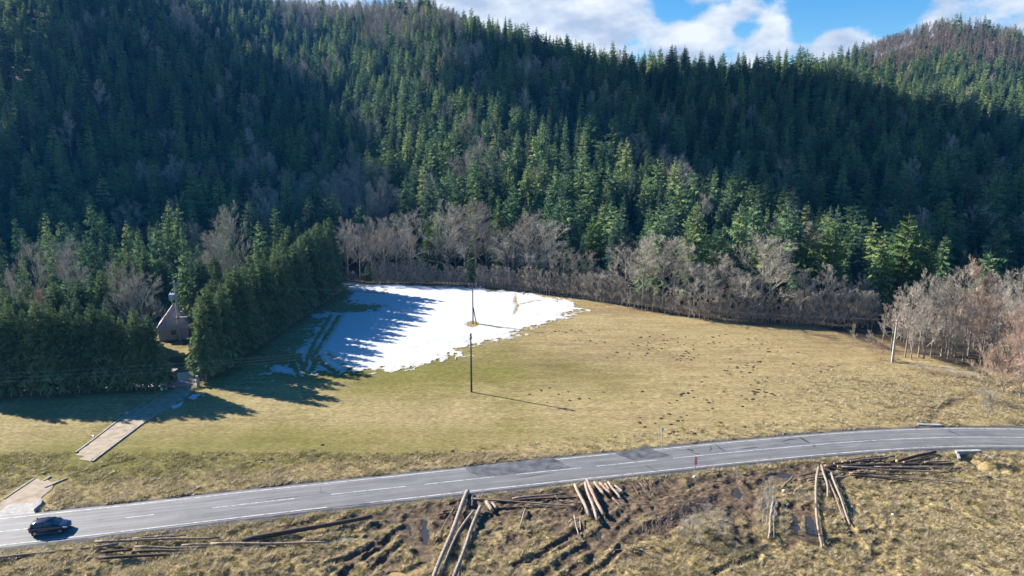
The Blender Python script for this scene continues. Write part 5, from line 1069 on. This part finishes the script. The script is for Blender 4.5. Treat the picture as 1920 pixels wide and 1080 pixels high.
# dry grass tussocks on rough ground (uncountable)
def grass():
    def tuft(seed, m):
        g = np.random.default_rng(seed); V = []
        for k in range(26):
            a = g.random()*6.28; r = g.random()*.22; b = np.array([r*math.cos(a), r*math.sin(a), -.05]); l = .18+.24*g.random(); o = np.array([math.cos(a)*l*(.4+g.random()*.8), math.sin(a)*l*(.4+g.random()*.8), l]); w = np.array([-math.sin(a), math.cos(a), 0])*.022
            V += [b-w, b+w, b+o]
        return mesh_of('tuft', np.array(V), np.arange(len(V)).reshape(-1, 3), [m])
    ms = [foliage('dry_grass_a', (.46, .38, .25), (.68, .59, .42), .5), foliage('dry_grass_b', (.36, .29, .18), (.54, .46, .31), .5), foliage('dry_grass_c', (.20, .20, .07), (.36, .33, .13), .5)]
    col_ = bpy.data.collections.new('tuft_sources')
    for i in range(6): col_.objects.link(bpy.data.objects.new('tuft_%02d' % i, tuft(600+i, ms[[0, 0, 1, 1, 2, 0][i]])))
    n = 52000; Y = 58+34*rng.random(n)**.9; X = (rng.random(n)*2-1)*(.80*(Y+12)); 
    n2 = 5000; s = rng.random(n2)*(RS[-1]); off = 4.1+rng.random(n2)**1.5*5.5; X2 = np.interp(s, RS, RC[:, 0])+np.interp(s, RS, RN[:, 0])*off; Y2 = np.interp(s, RS, RC[:, 1])+np.interp(s, RS, RN[:, 1])*off
    n3 = 9000; c3 = G(1800, 740); X3 = c3[0]+rng.normal(size=n3)*16; Y3 = c3[1]+rng.normal(size=n3)*8
    X = np.r_[X, X2, X3]; Y = np.r_[Y, Y2, Y3]; ok = (np.abs(X) < .85*(Y+12)) & (Y > 57); X = X[ok]; Y = Y[ok]
    sd = road_sd(X, Y); z, ma = near_detail(X, Y); drv = np.maximum(inpoly(X, Y, pl([(-90, 995), (-40, 960), (66, 890), (126, 890), (80, 950), (60, 970)])), inpoly(X, Y, pl([(120, 870), (142, 845), (330, 725), (372, 725), (180, 872)])))
    pr = np.where(sd < 0, 1-ss(.15, .75, ma['mud']), .8*ss(.3, .6, fbm(X, Y, 1.1, 21, 4, .6)+.1))
    ok = (np.abs(sd) > 4.2) & (rng.random(len(X)) < pr) & (drv < -.2) & (z > -.5); X, Y, z = X[ok], Y[ok], z[ok]; gr = ma['green'][ok]
    me = bpy.data.meshes.new('dry_grass'); me.vertices.add(len(X)); me.vertices.foreach_set('co', np.c_[X, Y, z].astype(np.float32).ravel())
    vi = rng.integers(0, 6, len(X)); vi = np.where((gr > .2) & (rng.random(len(X)) < .5), 4, vi); a = me.attributes.new('vi', 'INT', 'POINT'); a.data.foreach_set('value', vi.astype(np.int32))
    s_ = (.45+.65*rng.random(len(X)))*np.where(fbm(X, Y, 2.2, 33, 2) > .52, 1.25, .75); a = me.attributes.new('sc', 'FLOAT_VECTOR', 'POINT'); a.data.foreach_set('vector', np.c_[s_*1.2, s_*1.2, s_].astype(np.float32).ravel())
    a = me.attributes.new('ro', 'FLOAT_VECTOR', 'POINT'); a.data.foreach_set('vector', np.c_[0*X, 0*X, rng.random(len(X))*6.28].astype(np.float32).ravel())
    o = link('dry_grass', me); tag(o, 'rough dry grass tufts on both road verges and the muddy ground', 'grass', kind='stuff')
    md = o.modifiers.new('scatter', 'NODES'); src = bpy.data.node_groups['conifer_wood'].copy(); src.name = 'dry_grass'
    for n_ in src.nodes:
        if n_.bl_idname == 'GeometryNodeCollectionInfo': n_.inputs['Collection'].default_value = col_
    md.node_group = src
grass()

# ------------------------------------------------------------------ car
def car():
    p = np.array(G(101, 996)); c = empty('car', (0, 0, 0)); c.name = 'car'
    t = sfine(101, 990); X = np.interp(t, RS, RC[:, 0]); Y = np.interp(t, RS, RC[:, 1]); nx, ny = np.interp(t, RS, RN[:, 0]), np.interp(t, RS, RN[:, 1]); tx, ty = ny, -nx
    off = -1.15; c.location = (X+nx*off, Y+ny*off, RZ+.01); c.rotation_euler = (0, 0, math.atan2(ty, tx))
    tag(c, 'dark grey blue hatchback driving right on the near lane', 'car')
    m, tt, b = mat('car_paint'); b.inputs['Base Color'].default_value = (.028, .026, .060, 1); b.inputs['Metallic'].default_value = .35; b.inputs['Roughness'].default_value = .22; b.inputs['Coat Weight'].default_value = 1.0
    glass = simple('car_glass', (.02, .035, .045), .05, spec=.8, var=.05); tyre = simple('tyre', (.015, .015, .015), .9); rim = simple('alloy', (.45, .45, .48), .3, .8); trim = simple('trim', (.02, .02, .022), .6)
    # lower body: stations (x, half width, z bottom, z shoulder, z deck, bulge)
    st = [(-2.05, .55, .42, .75, .86), (-1.98, .74, .30, .82, .97), (-1.75, .85, .24, .88, 1.02), (-1.2, .885, .22, .92, 1.03), (-.4, .89, .22, .92, 1.02), (.4, .89, .22, .91, 1.00), (.95, .885, .22, .88, .98), (1.45, .86, .23, .82, .90), (1.8, .78, .25, .72, .79), (2.0, .62, .30, .62, .68), (2.07, .46, .38, .55, .60)]
    def loft(secs, name, m_, parent, sm=True, close=True, caps=True):
        mb = MB(); n = len(secs[0]); 
        for s in secs: mb.v += [tuple(q) for q in s]
        for i in range(len(secs)-1):
            for k in range(n if close else n-1): mb.f.append((i*n+k, i*n+(k+1) % n, (i+1)*n+(k+1) % n, (i+1)*n+k)); mb.m.append(0)
        if caps: mb.f.append(tuple(range(n))[::-1]); mb.m.append(0); mb.f.append(tuple(range((len(secs)-1)*n, len(secs)*n))); mb.m.append(0)
        o = mb.build(name, m_, parent, smooth=sm); md = o.modifiers.new('b', 'SUBSURF') if name == 'body' else None
        if md: md.levels = 1; md.render_levels = 2
        return o
    def sec(x, w, zb, zs, zd): return [(x, -w*.90, zb), (x, -w, zb+.18), (x, -w*1.0, (zb+zs)/2+.05), (x, -w*.97, zs), (x, -w*.82, zd), (x, 0, zd+.035), (x, w*.82, zd), (x, w*.97, zs), (x, w*1.0, (zb+zs)/2+.05), (x, w, zb+.18), (x, w*.90, zb)]
    loft([sec(*s) for s in st], 'body', m, c)
    # greenhouse: glass hull with painted roof on top and pillars
    gh = [(-1.92, .66, .64, .98, 1.02), (-1.70, .72, .62, 1.0, 1.34), (-1.2, .76, .60, 1.0, 1.45), (-.3, .77, .61, 1.0, 1.485), (.25, .77, .60, .99, 1.43), (.75, .76, .62, .97, 1.18), (1.12, .72, .66, .95, .985)]
    def gsec(x, w, wt, zb, zt): return [(x, -w, zb), (x, -wt, zt-.02), (x, 0, zt+.015), (x, wt, zt-.02), (x, w, zb)]
    o = loft([gsec(*s) for s in gh[:]], 'side_window', glass, c, sm=False)
    rs = [(-1.86, .56, 1.13), (-1.72, .64, 1.375), (-1.2, .635, 1.475), (-.3, .635, 1.515), (.30, .62, 1.445)]
    loft([[(x, -w, z-.045), (x, -w*.9, z), (x, 0, z+.03), (x, w*.9, z), (x, w, z-.045)] for x, w, z in rs], 'roof', m, c)
    for s in (-1, 1):
        mb = MB(); mb.tube([(.25, s*.615, 1.44), (1.12, s*.735, .98)], .035, 6); mb.build('pillar', m, c)
        mb = MB(); mb.tube([(-.45, s*.63, 1.47), (-.42, s*.79, .99)], .035, 6); mb.build('pillar', trim, c)
        mb = MB(); mb.tube([(-1.45, s*.635, 1.43), (-1.75, s*.76, 1.0)], .085, 6); mb.build('pillar', m, c)
        mb = MB(); mb.box((.72, s*.96, 1.02), (.16, .20, .13)); mb.build('mirror', m, c)
        mb = MB(); mb.add([(1.62, s*.80, .66), (1.98, s*.60, .60), (1.90, s*.62, .70), (1.52, s*.80, .80), (1.60, s*.66, .80)], [(0, 1, 2, 4, 3)]); V0 = mb.v[:]; mb = MB(); mb.tube([(1.55, s*.775, .755), (1.78, s*.74, .70), (1.97, s*.60, .62)], [.05, .09, .05], 8); mb.build('headlight', simple('headlight', (.75, .8, .85), .1, spec=.8), c)
        mb = MB(); mb.tube([(-1.80, s*.80, .84), (-1.97, s*.70, .90)], [.07, .09], 8); mb.build('taillight', simple('taillight', (.7, .02, .10), .2), c)
        mb = MB(); mb.box((.05, s*.885, .27), (2.2, .05, .06)); mb.build('sill', simple('sill_chrome', (.5, .5, .5), .3, .8), c)
        for x in (-1.28, 1.30):
            w = empty('wheel', (x, s*.80, .31)); w.parent = c
            mb = MB(); mb.tube([(0, -.10, 0), (0, -.08, 0), (0, .08, 0), (0, .10, 0)], [.28, .315, .315, .28], 20); mb.build('tyre', tyre, w, smooth=True)
            mb = MB(); mb.tube([(0, s*.09, 0), (0, s*.115, 0)], [.2, .17], 12)
            for k in range(5): a = k*1.256; mb.tube([(0, s*.118, 0), (.19*math.cos(a), s*.11, .19*math.sin(a))], .022, 5)
            mb.build('rim', rim, w)
            mb = MB(); mb.tube([(x, s*.84, .33), (x, s*.899, .33)], [.375, .37], 20); mb.build('wheel_arch', trim, c)
    mb = MB(); mb.box((-2.02, 0, .62), (.03, .48, .12)); mb.build('number_plate', M['white'], c)
    mb = MB(); mb.box((2.06, 0, .45), (.04, .7, .14)); mb.build('grille', trim, c)
    mb = MB(); mb.tube([(-1.55, 0, 1.44), (-1.62, 0, 1.58)], .012, 5); mb.build('antenna', trim, c)
car()

# ------------------------------------------------------------------ unseen cloud meshes, added to cast shade on the right slope and gully
def canopy_hit(px, py):
    d = pdir(px, py); Ys = np.arange(170, 900, 3.0); t = Ys/d.y; x = d.x*t; z = CAMH+d.z*t; h = hz(x, Ys)+13; m = np.where(z < h)[0]
    return None if len(m) == 0 else (x[m[0]], Ys[m[0]], h[m[0]]-2)
def in_poly(x, y, P):
    c = False; n = len(P)
    for i in range(n):
        (x0, y0), (x1, y1) = P[i], P[(i+1) % n]
        if (y0 > y) != (y1 > y) and x < (x1-x0)*(y-y0)/(y1-y0)+x0: c = not c
    return c
def cloud(seed, P, alt, n, r0, r1):
    g = np.random.default_rng(seed); V = []; F = []; import bmesh
    b = bmesh.new(); bmesh.ops.create_icosphere(b, subdivisions=2, radius=1.0); b.verts.ensure_lookup_table(); bv = np.array([v.co[:] for v in b.verts]); bf = np.array([[v.index for v in f.verts] for f in b.faces]); b.free()
    xs = [p[0] for p in P]; ys = [p[1] for p in P]; nv = 0; done = 0; tries = 0
    while done < n and tries < 20000:
        tries += 1; px, py = g.uniform(min(xs), max(xs)), g.uniform(min(ys), max(ys))
        if not in_poly(px, py, P): continue
        h = canopy_hit(px, py)
        if h is None: continue
        k = (alt+g.uniform(-20, 50)-h[2])/SUN_DIR.z; o = np.array(h)+np.array(SUN_DIR)*k; rr = g.uniform(r0, r1); q = bv*(1+.15*np.sin(bv[:, [1, 2, 0]]*5+done))
        V.append(q*np.array([rr, rr, rr*.8])+o); F.append(bf+nv); nv += len(bv); done += 1
    m = simple('cloud_white', (.8, .82, .85), 1.0, var=.05, spec=0); o = link('cloud', mesh_of('cloud', np.vstack(V), np.vstack(F), [m], smooth=True)); tag(o, kind='structure')
cloud(77, [(950, 75), (1120, 125), (1300, 150), (1500, 150), (1640, 190), (1760, 215), (1920, 235), (2100, 240), (2100, 470), (1920, 470), (1800, 435), (1660, 395), (1560, 360), (1420, 330), (1300, 285), (1150, 235), (1000, 190), (900, 150)], 620, 520, 13, 24)  # added out of view, outlined to darken the right slope
cloud(78, [(-80, 330), (60, 305), (150, 330), (215, 230), (240, 165), (330, 150), (400, 180), (470, 130), (560, 150), (620, 170), (660, 250), (690, 330), (730, 395), (600, 425), (300, 430), (0, 440), (-120, 430)], 560, 460, 9, 17)  # second added caster out of view, outlined to darken the gully

# ------------------------------------------------------------------ air
def haze():
    mb = MB(); mb.box((0, 620, 140), (4200, 2000, 284)); m = bpy.data.materials.new('haze_air'); m.use_nodes = True; t = m.node_tree; t.nodes.remove(t.nodes['Principled BSDF'])
    v = nd(t, 'ShaderNodeVolumePrincipled'); v.inputs['Color'].default_value = (.05, .34, 1.0, 1); v.inputs['Density'].default_value = .00007; v.inputs['Anisotropy'].default_value = .2
    t.links.new(v.outputs[0], t.nodes['Material Output'].inputs['Volume']); o = mb.build('haze', m); tag(o, 'thin blue air between the meadow and the mountain', 'haze', kind='stuff')
USE_HAZE = True
if USE_HAZE: haze()
